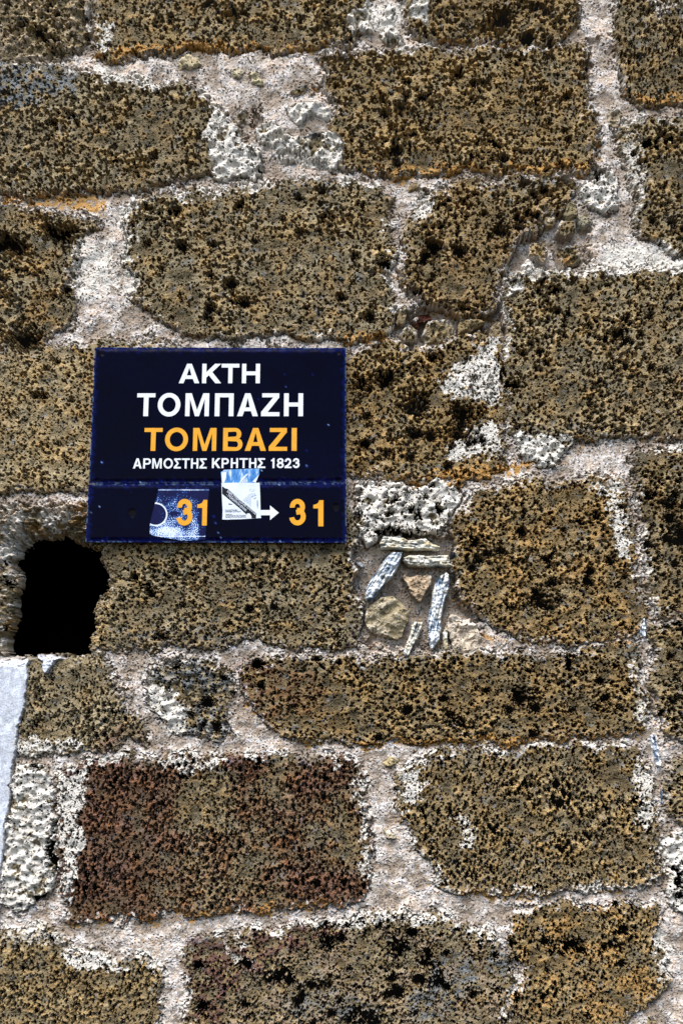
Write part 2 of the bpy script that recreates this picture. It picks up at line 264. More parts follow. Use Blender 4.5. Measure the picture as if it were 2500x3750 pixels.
for poly, a in ((D((210,170),(300,180),(380,190),(360,205),(230,200)), .8),(D((215,140),(250,150),(235,190),(215,180)), .8),(D((230,60),(250,50),(262,110),(240,120)), .9),(D((950,470),(985,455),(985,505),(955,520)), .8),(D((1104,795),(1144,778),(1146,896),(1129,923),(1089,923),(1012,883),(1060,850)), 1.0),(D((1030,1006),(1080,996),(1110,976),(1132,972),(1148,1034),(1100,1050),(1075,1062),(1033,1043)), 1.0),
        (D((1175,620),(1568,604),(1568,626),(1300,634),(1180,644)), .7),(D((1470,560),(1530,560),(1568,590),(1568,625),(1400,622),(1380,560)), .75),(D((1430,300),(1470,320),(1480,420),(1460,480),(1440,400)), .45),(D((1395,1150),(1420,1150),(1440,1250),(1450,1290),(1420,1280),(1400,1220)), .95),(D((1360,1106),(1430,1106),(1425,1150),(1370,1140)), .6),(D((1440,1510),(1462,1500),(1482,1660),(1462,1660)), .55),
        (D((345,1580),(400,1590),(440,1640),(425,1675),(390,1675),(350,1620)), .9),(D((145,1780),(190,1775),(185,1860),(185,1960),(165,2080),(148,2060)), .9),(D((1455,1760),(1490,1770),(1500,1880),(1480,1920),(1460,1850)), .7),(D((925,1790),(960,1760),(975,1800),(945,1850),(920,1840)), .8),(D((1030,1880),(1080,1880),(1090,1960),(1060,1950),(1050,1890)), .6),(D((1000,1985),(1030,2040),(1150,2038),(1260,2040),(1500,2020),(1500,2042),(1010,2050)), .55),
        (D((815,1750),(838,1840),(850,2000),(836,2020),(826,1900)), .6),(D((160,2190),(260,2200),(300,2225),(180,2225)), .8),(D((0,2130),(160,2140),(160,2175),(0,2165)), .4),(D((690,2110),(1000,2095),(1000,2118),(700,2130)), .6),(D((510,2160),(580,2200),(590,2240),(540,2200)), .5),(D((1500,2140),(1530,2120),(1540,2230),(1510,2250)), .6),(D((175,560),(260,540),(280,660),(200,700),(160,690)), .5),(D((290,450),(320,470),(300,560),(300,680),(285,660),(285,520)), .8),
        (D((10,1170),(60,1180),(70,1260),(10,1290),(0,1230)), .7),(D((90,1160),(150,1165),(140,1215),(100,1205)), .6),(D((220,1140),(280,1150),(280,1200),(225,1200)), .5),(D((355,1740),(500,1745),(480,1770),(380,1770)), .5),(D((40,1700),(200,1700),(190,1722),(40,1730)), .6),(D((1490,0),(1568,0),(1530,40),(1500,30)), .5),(D((840,0),(930,0),(930,60),(850,80)), .5)):
    white = np.maximum(white, a * 1.25 * patch(poly, 12) * sstep(-1.35, -.2, P22 * .6 + MID2 * .6 + a - .5))
ocs = ((D((940,1100),(1080,1070),(1200,1055),(1300,1060),(1180,1085),(1060,1110),(960,1112)), .8),(D((240,108),(360,104),(420,100),(540,104),(700,108),(600,116),(400,118),(250,130)), .8),(D((1050,1450),(1180,1470),(1320,1482),(1440,1470),(1440,1480),(1240,1486),(1060,1465)), .5),(D((820,1702),(960,1696),(1134,1690),(1360,1688),(1360,1700),(1000,1716),(830,1722)), .9),(D((1030,2046),(1160,2046),(1230,2050),(1220,2064),(1080,2062)), .9),(D((200,2106),(400,2096),(560,2084),(784,2070),(780,2080),(500,2098),(220,2116)), .8),
       (D((0,446),(200,444),(260,470),(240,490),(0,468)), .55),(D((840,380),(1000,384),(1200,380),(1350,372),(1355,392),(1000,402),(860,396)), .6),(D((1440,210),(1568,222),(1568,244),(1460,238)), .6),(D((790,766),(890,760),(894,790),(790,788)), .7))
for poly, a in ocs: ochre = np.maximum(ochre, 1.2 * a * patch(poly, 12, .7) * sstep(-1.5, -.1, MID2 + .5 * P22))
white = np.clip(white, 0, 1); ochre = np.clip(ochre, 0, 1); grey = np.clip(grey, 0, 1); redm = np.clip(redm, 0, 1)
stone = np.where(inside | (sd < 12), sstep(-2, 5, -sd + np.where(edN > 0, 1.5, 5) * (PB * .6 + PA * .5) + np.where(edN > 0, 0, 5) * FB3 - 1), 0)
# mortar smeared over the stones' edges in thin patches
smear = rim(30) * sstep(.2, 1.0, LOW2 * .6 + MID + .3) * np.clip(top + side * .7, 0, 1)
stone = stone * (1 - .8 * smear * (edN == 0))
tcol = np.array([k.get('t', (0, 0, 0)) for _, _, _, k in BL] + [(0, 0, 0)], np.float32)[lab]
cheek = np.maximum(patch(D((-20,1170),(60,1160),(215,1160),(245,1250),(245,1290),(150,1262),(60,1270),(40,1505),(-20,1505)), 14), 0)
stone = np.maximum(stone, cheek * sstep(-.7, .3, MID2 + .4 * PB + 1.0) * (VV < 2404)); white = np.maximum(white, (.5 * cheek) * sstep(.5, 1.2, MID2 * .8 - .4 * MID + .5 * PC)); ochre = np.maximum(ochre, (.4 * cheek) * sstep(0, 1.0, MID + .3 * PB))
own = (tcol.sum(-1) > 0) * inside
pl = style('pla')
tcol[pl] = (.66, .7, .78); own = np.maximum(own, pl * sstep(2, -4, sd + 2 * P17b))
stone = np.where(pl, own, stone)
toneV = np.clip(np.where(inside, tone, 1) + .16 * LOW + .13 * MID + .08 * LOW2, .45, 1.6)
mtone = np.clip(.5 + .3 * LOW2 + .25 * FB2 + .14 * MID, 0, 1)
gold = np.array([k.get('gold', .45) for _, _, _, k in BL] + [.45], np.float32)[lab]
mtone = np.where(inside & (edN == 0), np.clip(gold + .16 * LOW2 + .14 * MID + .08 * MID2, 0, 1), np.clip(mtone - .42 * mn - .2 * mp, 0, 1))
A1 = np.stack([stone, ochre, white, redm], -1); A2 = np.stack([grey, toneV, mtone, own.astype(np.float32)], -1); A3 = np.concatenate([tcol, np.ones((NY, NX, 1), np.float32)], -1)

# ------------------------------------------------------------------ heights
pore = np.zeros((NY, NX), np.float32); big = np.zeros_like(pore)
tmod = .22 * LOW + .12 * MID
def cells(cs, rmin, rmax, prob, seed, ex=1.0, ey=1.0, wamp=2.5):
    """scattered round pits of mixed size: distance to the nearest pit centre over its radius"""
    rng = np.random.default_rng(seed); n = 512
    jx, jy = rng.random((n, n), np.float32), rng.random((n, n), np.float32)
    rr = (rmin + (rmax - rmin) * rng.random((n, n), np.float32) ** 1.6) * np.where(rng.random((n, n)) < prob, 1, 1e-3).astype(np.float32)
    X = ((UU + 5000 + wamp * (P11 + PA)) / (cs * ex)).astype(np.float32); Y = ((VV + 5000 + wamp * (np.roll(P11, 37, 1) + np.roll(PA, 51, 1))) / (cs * ey)).astype(np.float32)
    ix, iy = X.astype(np.int32), Y.astype(np.int32); fx_, fy_ = X - ix, Y - iy
    best = np.full(X.shape, 9, np.float32)
    for dj in (-1, 0, 1):
        for di in (-1, 0, 1):
            a, b = (ix + di) % n, (iy + dj) % n
            d = np.hypot(fx_ - di - jx[b, a], fy_ - dj - jy[b, a]) * cs / rr[b, a]
            np.minimum(best, d, out=best)
    return best
CS, CM, CL = cells(11.5, 2.6, 6.5, .55, 101, 1, 1, .7), cells(15.5, 3.0, 8.0, .68, 102, 1.04, 1, 1.2), cells(56, 9, 24, .34, 103, 1.15, 1, 3)
VS, VM = cells(10, 2.6, 6, .7, 104, .85, 1.5, .7), cells(16.5, 3.6, 9, .66, 105, .85, 1.45, 1.1)
kmod = np.clip(1 + .2 * LOW + .1 * MID + .1 * LOW2 + .05 * MID2, .3, 1.9) * (1 - .4 * white)
def pit(c, k): return sstep(1.0, .72, c / (kmod * k)) if k > 0 else 0
cut = np.zeros((NY, NX), bool)                    # pit faces cut away, opening onto near-black plates behind
for s, S_, M_, ks, km, kl in (('22', CS, CM, 1.0, 1.08, .9), ('22b', CS, CM, 1.1, .98, .65), ('22c', CS, CM, .85, .92, .95), ('22d', CS, CM, .9, .78, .6), ('32', CS, CM, .85, 1.25, 1.1),
                  ('32b', CS, CM, 1.0, 1.15, .85), ('32c', VS, CM, .9, 1.0, 1.25), ('17', VS, VM, 1.12, 1.1, 0), ('17b', VS, VM, 1.0, .98, .5), ('17c', VS, VM, .95, 1.0, .9),
                  ('cal', CS, CM, .5, .95, 1.15), ('rub', CS, CM, .8, 1.0, 1.2)):
    m = style(s)
    if m.any():
        pore = np.where(m, np.maximum(pit(S_, ks) * 14, pit(M_, km) * 13) * sstep(-4, 14, -sd), pore); big = np.where(m, pit(CL, kl) * 18, big)
        cut |= m & (sd < -7) & ((M_ < .70 * kmod * km) | (CL < .74 * kmod * kl if kl > 0 else False) | ((S_ < .52 * kmod * ks) & (PC > -.2)))
micro = sstep(.9, 1.4, P8 * .7 + P11 * .7) * 2.5
edgeR = np.where(edN > 0, edN, 13.0)
prof = sstep(0, 1, np.clip(-sd / edgeR, 0, 1)) ** .6
rough = np.where(style('pla'), .25, np.where(style('chip'), .8, 1.0))
h_st = hN * prof + rough * (2.2 * LOW + 1.6 * MID + 1.0 * FB3 + .25 * P11 + .12 * P8 - micro * (1 - .8 * style('pla'))) - pore - big
h_st -= np.where(style('chip'), pit(CS, .75) * 6 + 2.5 * np.abs(MID2), 0)
h_st += np.where(style('cal') | style('rub'), 4 * MID2 + 1.5 * MID, 0)
h_st += np.where(edN > 0, 4 * LOW2 * 0 + 2 * MID * (1 - style('pla')), 0)
fillet = np.clip(1 - sd / 26, 0, 1)
h_mo = -4 + 2.2 * LOW2 + 1.2 * MID + 1.1 * FB3 + .22 * P11 + .15 * P8 + 1.0 * sstep(.9, 1.5, PA) - .3 * micro - 6 * sstep(.05, .015, np.abs(LOW2 + .12 * MID2 + .4)) * sstep(.2, .8, MID) - sstep(22, 4, sd) * sstep(.35, .8, PB * .8 + PA * .6 + .5 * MID2) * 12 + fillet * (top * 8 - bot * 6 + 3 * side - 1) * np.clip(hN / 12, 0, 1)
h_mo -= 9 * sstep(1.7, 2.0, PA + .45 * MID)
crack = sstep(6.5, 1, np.abs(sd - 2 + 2.0 * n_w3)) * sstep(.3, .7, .8 * LOW2 + .6 * MID + .75 * bot - .1 + .2 * side) * 1.3
deep_m = np.maximum(np.maximum(mn * np.where(VV > 2260, .75, 1), mp * .95), mp2 * .8)
h_mo = h_mo - 44 * deep_m
# a few modelled joints: smeared mortar sits proud
h = np.where(inside, h_st, h_mo) - 12 * crack
# cavities (display px): x, y, rx, ry, depth px
for cx, cy, rx, ry, dp in ((1145,52,34,36,70),(1100,70,40,16,20),(1240,30,26,14,30),(60,778,36,30,90),(140,535,44,24,50),(20,566,50,26,44),(12,640,22,12,26),(735,505,16,14,36),(880,872,26,22,44),(826,884,12,30,36),
        (960,926,24,26,40),(1060,963,36,26,46),(1085,1010,30,18,34),(985,565,22,12,40),(1150,520,20,16,46),(1195,498,12,24,50),(1050,690,30,8,20),(1243,1385,30,22,34),(1205,1600,22,28,36),(1050,1660,20,10,30),(1380,1630,16,14,26),(1300,1520,20,16,24),
        (912,2175,26,30,60),(985,2200,26,34,54),(1000,2255,26,30,50),(640,2240,40,24,60),(690,2300,16,40,46),(560,2215,14,14,30),(740,2260,30,16,40),(760,2170,14,16,34),(1312,2172,32,20,60),(1400,2174,20,12,36),(1272,2180,12,16,24),(1180,2210,20,18,40),
        (840,2340,60,20,36),(905,1300,0,0,0),(1345,145,10,26,40),(1375,398,16,14,34),(1404,302,10,14,36),(1366,96,20,10,36),(1320,40,16,10,26),(1230,210,20,8,24),(255,215,16,12,20),(200,95,10,12,34),(118,94,26,12,30),(60,60,30,12,26),(540,35,28,14,36),(480,20,14,10,24),
        (590,275,14,22,34),(640,310,18,10,26),(665,355,22,14,34),(720,365,10,8,20),(730,212,6,18,20),(1250,445,20,12,20),(1300,2160,0,0,0),(1565,1230,20,30,40),(1180,880,20,14,26),(1300,740,10,24,24),(740,1650,0,0,0),(120,1952,14,60,24),(133,1870,9,70,16),(100,2060,20,10,26),
        (912,1220,70,8,30),(900,1150,16,10,34),(960,1180,8,16,30),(1010,1170,8,12,30),(880,1190,14,10,26),(170,1930,0,0,0),(1552,2010,12,40,50),(1290,575,18,14,24),(1120,880,8,20,20),(1150,850,6,40,30),(440,1560,30,14,10),(300,1600,6,50,12),(1375,1500,0,0,0)):
    if rx == 0: continue
    cx, cy, rx, ry = cx * K, cy * K, rx * K, ry * K
    sl = window([(cx - rx, cy - ry), (cx + rx, cy + ry)], 40)
    r = np.sqrt(((WU[sl] - cx) / rx) ** 2 + ((WV[sl] - cy) / ry) ** 2) + .22 * P22[sl] + .14 * MID2[sl] + .1 * P11[sl]
    h[sl] -= min(.6 * dp, 24) * sstep(1.0, .7, r); cut[sl] |= (r < .72) & (dp > 21)
# the putlog hole, deep into the wall; its left cheek and lintel slope in
sl = window(HOLE, 160); dh = -(sdist(HOLE, WU[sl] * .6 + UU[sl] * .4, WV[sl] * .6 + VV[sl] * .4) + 3 * P22[sl])
nearh = sstep(-70, -8, dh); h[sl] += (pore + big)[sl] * nearh * .85
h[sl] -= 34 * sstep(-4, 9, dh) + 24 * sstep(-44, 2, dh)
void = np.zeros((NY, NX), bool); void[sl] = dh > 6
lf = sstep(150, 0, UU) * sstep(1930, 2010, VV) * sstep(2405, 2395, VV) * (lab != [b[0] for b in BL].index('plaster_strip')) * (lab != [b[0] for b in BL].index('plaster_drip'))
lin = patch(D((0,1160),(90,1150),(210,1160),(240,1240),(200,1262),(40,1262),(0,1240)), 16)
h -= np.where(VV < 2396, sstep(0, 85, UU + 10 * MID) * lf * 60, 0) + lin * (8 + 9 * MID2 + 9 * P32 + sstep(1900, 2010, VV) * 40)
sl2 = (lab == [b[0] for b in BL].index('plaster_strip'))
# flatten what lies behind the sign so the plate clears it
under = sstep(20, -10, sdist([(338, 1260), (1278, 1262), (1280, 2000), (302, 2000)], UU, VV))
h = np.where(under > 0, h * (1 - under) + under * np.minimum(h, 6), h)

XX, ZZ = to_wall(UU, VV)
CO = np.stack([XX, -h * M, ZZ], -1)

# ------------------------------------------------------------------ materials
def nodes(name):
    m = bpy.data.materials.new(name); m.use_nodes = True; nt = m.node_tree
    return m, nt, nt.nodes['Principled BSDF']
def N(nt, t, **k):
    n = nt.nodes.new(t)
    for a, b in k.items():
        if a in n.inputs: n.inputs[a].default_value = b
        else: setattr(n, a, b)
    return n
def ramp(nt, fac, stops):
    r = N(nt, 'ShaderNodeValToRGB'); e = r.color_ramp.elements
    while len(e) < len(stops): e.new(.5)
    for q, (p, c) in zip(e, stops): q.position = p; q.color = (*c, 1)
    nt.links.new(fac, r.inputs[0]); return r.outputs[0]
def mix(nt, fac, a, b, mode='MIX'):
    n = N(nt, 'ShaderNodeMix', data_type='RGBA', blend_type=mode, clamp_factor=True)
    for s, i in ((fac, 0), (a, 6), (b, 7)):
        if isinstance(s, (int, float)): n.inputs[i].default_value = s
        elif isinstance(s, tuple): n.inputs[i].default_value = (*s, 1)
        else: nt.links.new(s, n.inputs[i])
    return n.outputs[2]
def noise(nt, vec, scale, detail=3, rough=.6, out=0):
    n = N(nt, 'ShaderNodeTexNoise', Scale=scale, Detail=detail, Roughness=rough); nt.links.new(vec, n.inputs['Vector']); return n.outputs[out]
def math_(nt, op, a, b):
    n = N(nt, 'ShaderNodeMath', operation=op, use_clamp=False)
    for i, s in enumerate((a, b)):
        if isinstance(s, (int, float)): n.inputs[i].default_value = s
        else: nt.links.new(s, n.inputs[i])
    return n.outputs[0]
def masonry():
    m, nt, bs = nodes('weathered_masonry'); L = nt.links.new
    vec = N(nt, 'ShaderNodeTexCoord').outputs['Object']
    at = []
    for a in ('stains', 'tones', 'own'):
        n = N(nt, 'ShaderNodeAttribute', attribute_name=a); s = N(nt, 'ShaderNodeSeparateColor'); L(n.outputs['Color'], s.inputs[0]); at.append((n, s))
    S, T, O = at
    n1 = noise(nt, vec, 70, 5, .68); n2 = noise(nt, vec, 420, 3, .7); n3 = noise(nt, vec, 18, 3)
    f = math_(nt, 'ADD', math_(nt, 'MULTIPLY', n1, .55), math_(nt, 'MULTIPLY', n2, .45))
    st = ramp(nt, f, ((.33, (.115, .082, .04)), (.44, (.215, .162, .084)), (.54, (.32, .25, .14)), (.68, (.50, .425, .285))))
    tn = N(nt, 'ShaderNodeCombineColor')
    for i in range(3): L(T[1].outputs[1], tn.inputs[i])
    st = mix(nt, 1.0, st, tn.outputs[0], 'MULTIPLY')
    st = mix(nt, 1.0, st, ramp(nt, T[1].outputs[2], ((.1, (.95, .985, 1.06)), (.9, (1.07, .95, .76)))), 'MULTIPLY')
    st = mix(nt, math_(nt, 'MULTIPLY', ramp(nt, n3, ((.5, (0, 0, 0)), (.68, (1, 1, 1)))), .45), st, mix(nt, n2, (.15, .095, .04), (.34, .225, .10)))
    # mortar: sandy lime with grit
    mn = noise(nt, vec, 240, 5, .75); vo = N(nt, 'ShaderNodeTexVoronoi', Scale=430.0); L(vec, vo.inputs['Vector'])
    vs = N(nt, 'ShaderNodeSeparateColor'); L(vo.outputs['Color'], vs.inputs[0])
    mo = ramp(nt, mn, ((.30, (.38, .325, .27)), (.44, (.545, .485, .425)), (.56, (.66, .615, .57)), (.68, (.83, .82, .83))))
    mo = mix(nt, ramp(nt, vs.outputs[0], ((.88, (0, 0, 0)), (.92, (1, 1, 1)))), mo, (.78, .78, .82))
    mo = mix(nt, ramp(nt, vs.outputs[1], ((.945, (0, 0, 0)), (.97, (1, 1, 1)))), mo, (.15, .17, .21))
    mo = mix(nt, ramp(nt, vs.outputs[2], ((.94, (0, 0, 0)), (.97, (1, 1, 1)))), mo, (.42, .29, .17))
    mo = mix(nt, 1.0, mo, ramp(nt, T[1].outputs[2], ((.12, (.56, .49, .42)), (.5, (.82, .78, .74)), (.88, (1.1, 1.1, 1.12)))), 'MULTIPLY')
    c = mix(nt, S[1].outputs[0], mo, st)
    rag = math_(nt, 'ADD', n2, -.5)
    def stain(c, mask, col_a, col_b, k=.9):
        fac = ramp(nt, math_(nt, 'ADD', mask, math_(nt, 'MULTIPLY', rag, k)), ((.22, (0, 0, 0)), (.62, (1, 1, 1))))
        fac = math_(nt, 'MULTIPLY', fac, ramp(nt, mask, ((.0, (0, 0, 0)), (.12, (1, 1, 1)))))
        return mix(nt, fac, c, mix(nt, n1, col_a, col_b))
    c = stain(c, T[1].outputs[0], (.07, .075, .072), (.34, .35, .35), 1.0)
    c = stain(c, S[1].outputs[1], (.26, .12, .025), (.70, .42, .15), .7)
    # red is channel 3 of the first set: x, y, z are stone, ochre, white
    c = mix(nt, math_(nt, 'MULTIPLY', S[0].outputs['Alpha'], math_(nt, 'ADD', .45, n1)), c, mix(nt, 1.0, c, (.52, .36, .42), 'MULTIPLY'))
    c = stain(c, S[1].outputs[2], (.56, .49, .39), (.88, .86, .82), .5)
    oc = mix(nt, 1.0, O[0].outputs['Color'], ramp(nt, f, ((.32, (.38, .36, .34)), (.5, (.85, .85, .85)), (.66, (1.4, 1.42, 1.45)))), 'MULTIPLY')
    om_ = mix(nt, T[0].outputs['Alpha'], c, oc)
    om_ = stain(om_, math_(nt, 'MULTIPLY', S[1].outputs[2], T[0].outputs['Alpha']), (.56, .49, .39), (.88, .86, .82), 1.2)
    L(om_, bs.inputs['Base Color'])
    bs.inputs['Roughness'].default_value = .92; bs.inputs['Specular IOR Level'].default_value = .18
    bp = N(nt, 'ShaderNodeBump', Strength=.4, Distance=.0008); L(math_(nt, 'ADD', n2, mn), bp.inputs['Height']); L(bp.outputs[0], bs.inputs['Normal'])
    return m
MAS = masonry()
# the first stain call above tinted by white: drop its wrong early layer
def simple(name, col, rough=.5, spec=.3, var=0.0, scale=200.0, bump=0.0):
    m, nt, bs = nodes(name); vec = N(nt, 'ShaderNodeTexCoord').outputs['Object']
    n = noise(nt, vec, scale, 4, .65)
    a = tuple(max(0, c * (1 - var)) for c in col); b = tuple(min(1, c * (1 + var)) for c in col)
    nt.links.new(ramp(nt, n, ((.3, a), (.7, b))), bs.inputs['Base Color'])
    bs.inputs['Roughness'].default_value = rough; bs.inputs['Specular IOR Level'].default_value = spec
    if bump:
        bp = N(nt, 'ShaderNodeBump', Strength=.5, Distance=bump); nt.links.new(n, bp.inputs['Height']); nt.links.new(bp.outputs[0], bs.inputs['Normal'])
    return m

# ------------------------------------------------------------------ meshes of the wall
wall = empty('stone_wall', (0, 0.0, 0.9))
tag(wall, 'old wall of porous brown stone blocks set in pale mortar with a deep square hole', 'wall')
NEARC = np.zeros(((NY + 11) // 12, (NX + 11) // 12), bool); jj, ii = np.nonzero(patch(HOLE, 20, 0) > 0); NEARC[jj // 12, ii // 12] = True
for ax in (0, 1): NEARC = NEARC | np.roll(NEARC, 1, ax) | np.roll(NEARC, -1, ax)
cut &= (lab >= 0) & (edN == 0) & (under < .5)
fl = lab[:-1, :-1]; vq = void[:-1, :-1] | cut[:-1, :-1]
ckv = cut.copy(); ckv[1:] |= cut[:-1]; ckv[:, 1:] |= cut[:, :-1]; ckv[1:, 1:] |= cut[:-1, :-1]; CKf = ckv.reshape(-1)
vid = np.arange(NY * NX).reshape(NY, NX)
Q = np.stack([vid[:-1, :-1], vid[1:, :-1], vid[1:, 1:], vid[:-1, 1:]], -1)
COf, A1f, A2f, A3f = CO.reshape(-1, 3), A1.reshape(-1, 4), A2.reshape(-1, 4), A3.reshape(-1, 4)
INNER_SHADE = simple('painted_inner_shade', (.012, .010, .008), .95, .1, .5, 12)  # near-black colour stands in for shade inside the pits and the hole
def sub_mesh(name, label, mask, mat, parent, skirt, i=0):
    q = Q[mask]
    if len(q) == 0: return None
    u, inv = np.unique(q.ravel(), return_inverse=True); q = inv.reshape(-1, 4)
    co = COf[u]; a1, a2, a3 = A1f[u], A2f[u], A3f[u]
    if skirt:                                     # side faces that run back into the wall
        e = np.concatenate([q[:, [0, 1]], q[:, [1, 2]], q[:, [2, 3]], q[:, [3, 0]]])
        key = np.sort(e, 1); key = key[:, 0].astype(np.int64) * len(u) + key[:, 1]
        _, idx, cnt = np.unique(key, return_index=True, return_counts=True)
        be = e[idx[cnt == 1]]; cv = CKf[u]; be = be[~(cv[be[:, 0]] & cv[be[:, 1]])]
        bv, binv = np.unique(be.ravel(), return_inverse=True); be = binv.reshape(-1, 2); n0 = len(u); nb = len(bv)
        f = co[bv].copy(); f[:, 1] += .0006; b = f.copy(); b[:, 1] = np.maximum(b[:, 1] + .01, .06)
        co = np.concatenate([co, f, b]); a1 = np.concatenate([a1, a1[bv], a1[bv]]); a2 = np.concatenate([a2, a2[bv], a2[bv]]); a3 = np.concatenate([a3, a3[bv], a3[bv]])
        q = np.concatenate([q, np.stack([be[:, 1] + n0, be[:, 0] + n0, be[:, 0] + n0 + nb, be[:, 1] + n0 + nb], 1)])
        sub = mask_back(i); nb2 = len(co)         # added near-black plates: pit shade put into their colour
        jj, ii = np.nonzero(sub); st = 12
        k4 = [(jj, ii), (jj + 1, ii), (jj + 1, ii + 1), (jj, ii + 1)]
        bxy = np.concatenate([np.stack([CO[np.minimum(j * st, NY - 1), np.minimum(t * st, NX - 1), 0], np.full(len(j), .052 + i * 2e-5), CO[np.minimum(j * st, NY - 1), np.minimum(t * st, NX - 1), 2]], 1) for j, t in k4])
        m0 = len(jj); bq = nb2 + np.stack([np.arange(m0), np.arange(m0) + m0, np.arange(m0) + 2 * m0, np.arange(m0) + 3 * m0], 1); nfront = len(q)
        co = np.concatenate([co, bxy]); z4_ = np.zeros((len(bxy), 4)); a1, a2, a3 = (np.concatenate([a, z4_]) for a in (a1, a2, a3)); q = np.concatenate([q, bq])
    me = mesh_np(name, co, q, {'stains': a1, 'tones': a2, 'own': a3}, smooth=False)
    o = link(name, me, mat, parent)
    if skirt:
        me.materials.append(INNER_SHADE); mi = np.zeros(len(q), np.int32); mi[nfront:] = 1; me.polygons.foreach_set('material_index', mi)
    if label: o['label'] = label
    return o
def mask_back(i):
    st = 12; out = np.zeros(((NY + st - 1) // st, (NX + st - 1) // st), bool)
    jj, ii = np.nonzero(lab == i); out[jj // st, ii // st] = True
    for ax in (0, 1): out = out | np.roll(out, 1, ax) | np.roll(out, -1, ax)
    return out & ~NEARC
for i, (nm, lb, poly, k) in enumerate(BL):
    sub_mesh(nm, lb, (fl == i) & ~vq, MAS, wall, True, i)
sub_mesh('mortar', 'pale sandy lime mortar between the blocks', (fl == -1) & ~vq, MAS, wall, False)

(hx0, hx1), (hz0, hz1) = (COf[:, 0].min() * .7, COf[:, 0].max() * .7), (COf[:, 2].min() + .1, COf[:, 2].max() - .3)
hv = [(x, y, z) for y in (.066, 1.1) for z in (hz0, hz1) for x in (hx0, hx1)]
cm = bpy.data.meshes.new('dark_backing_box'); cm.from_pydata(hv, [], [(4, 5, 7, 6), (0, 1, 5, 4), (2, 6, 7, 3), (0, 4, 6, 2), (1, 3, 7, 5)]); cm.update()
o = link('dark_backing_box', cm, INNER_SHADE, wall); o['label'] = 'near-black backing box added behind the square hole'  # box added behind the wall: blocks sky leaks, keeps openings black

# ------------------------------------------------------------------ the street sign
def samp(f, u, v):
    x = (np.asarray(u) + 6400) / CELL; y = (np.asarray(v) + 9600) / CELL
    x0 = np.floor(x).astype(int); y0 = np.floor(y).astype(int); a = x - x0; b = y - y0
    g = lambda j, i: f[j % PH, i % PW]
    return (g(y0, x0) * (1 - a) + g(y0, x0 + 1) * a) * (1 - b) + (g(y0 + 1, x0) * (1 - a) + g(y0 + 1, x0 + 1) * a) * b
RF1, RF2, RF3 = fbm(60, 1.8, 51), band(14, 14, 52), band(40, 40, 53)
def enamel():
    m, nt, bs = nodes('blue_enamel'); L = nt.links.new
    vec = N(nt, 'ShaderNodeTexCoord').outputs['Object']
    a = N(nt, 'ShaderNodeAttribute', attribute_name='wear'); s = N(nt, 'ShaderNodeSeparateColor'); L(a.outputs['Color'], s.inputs[0])
    c = ramp(nt, noise(nt, vec, 9, 3), ((.3, (.0004, .0003, .005)), (.75, (.0006, .0005, .011))))
    c = mix(nt, s.outputs[0], c, (.008, .02, .23)); c = mix(nt, s.outputs[1], c, (.32, .5, .85)); c = mix(nt, s.outputs[2], c, (.004, .004, .005))
    L(c, bs.inputs['Base Color']); bs.inputs['Roughness'].default_value = .22; bs.inputs['Specular IOR Level'].default_value = .06
    bp = N(nt, 'ShaderNodeBump', Strength=.02, Distance=.002); L(noise(nt, vec, 14, 2), bp.inputs['Height']); L(bp.outputs[0], bs.inputs['Normal'])
    return m
BLUE = enamel()
WHITE = simple('white_enamel', (.80, .83, .88), .35, .3, .04, 60)
ORANGE = simple('orange_enamel', (.80, .37, .02), .35, .3, .08, 90)
DARK = simple('dark_screw', (.006, .006, .008), .5, .2)
SY = -0.018                                      # the plates' front face stands this far off the wall plane
sign = empty('street_sign', (float(to_wall(790, 1980)[0]), 0.0, float(to_wall(790, 1985)[1])))
tag(sign, 'dark blue enamel street sign with white and orange Greek lettering fixed to the stone wall', 'street sign')
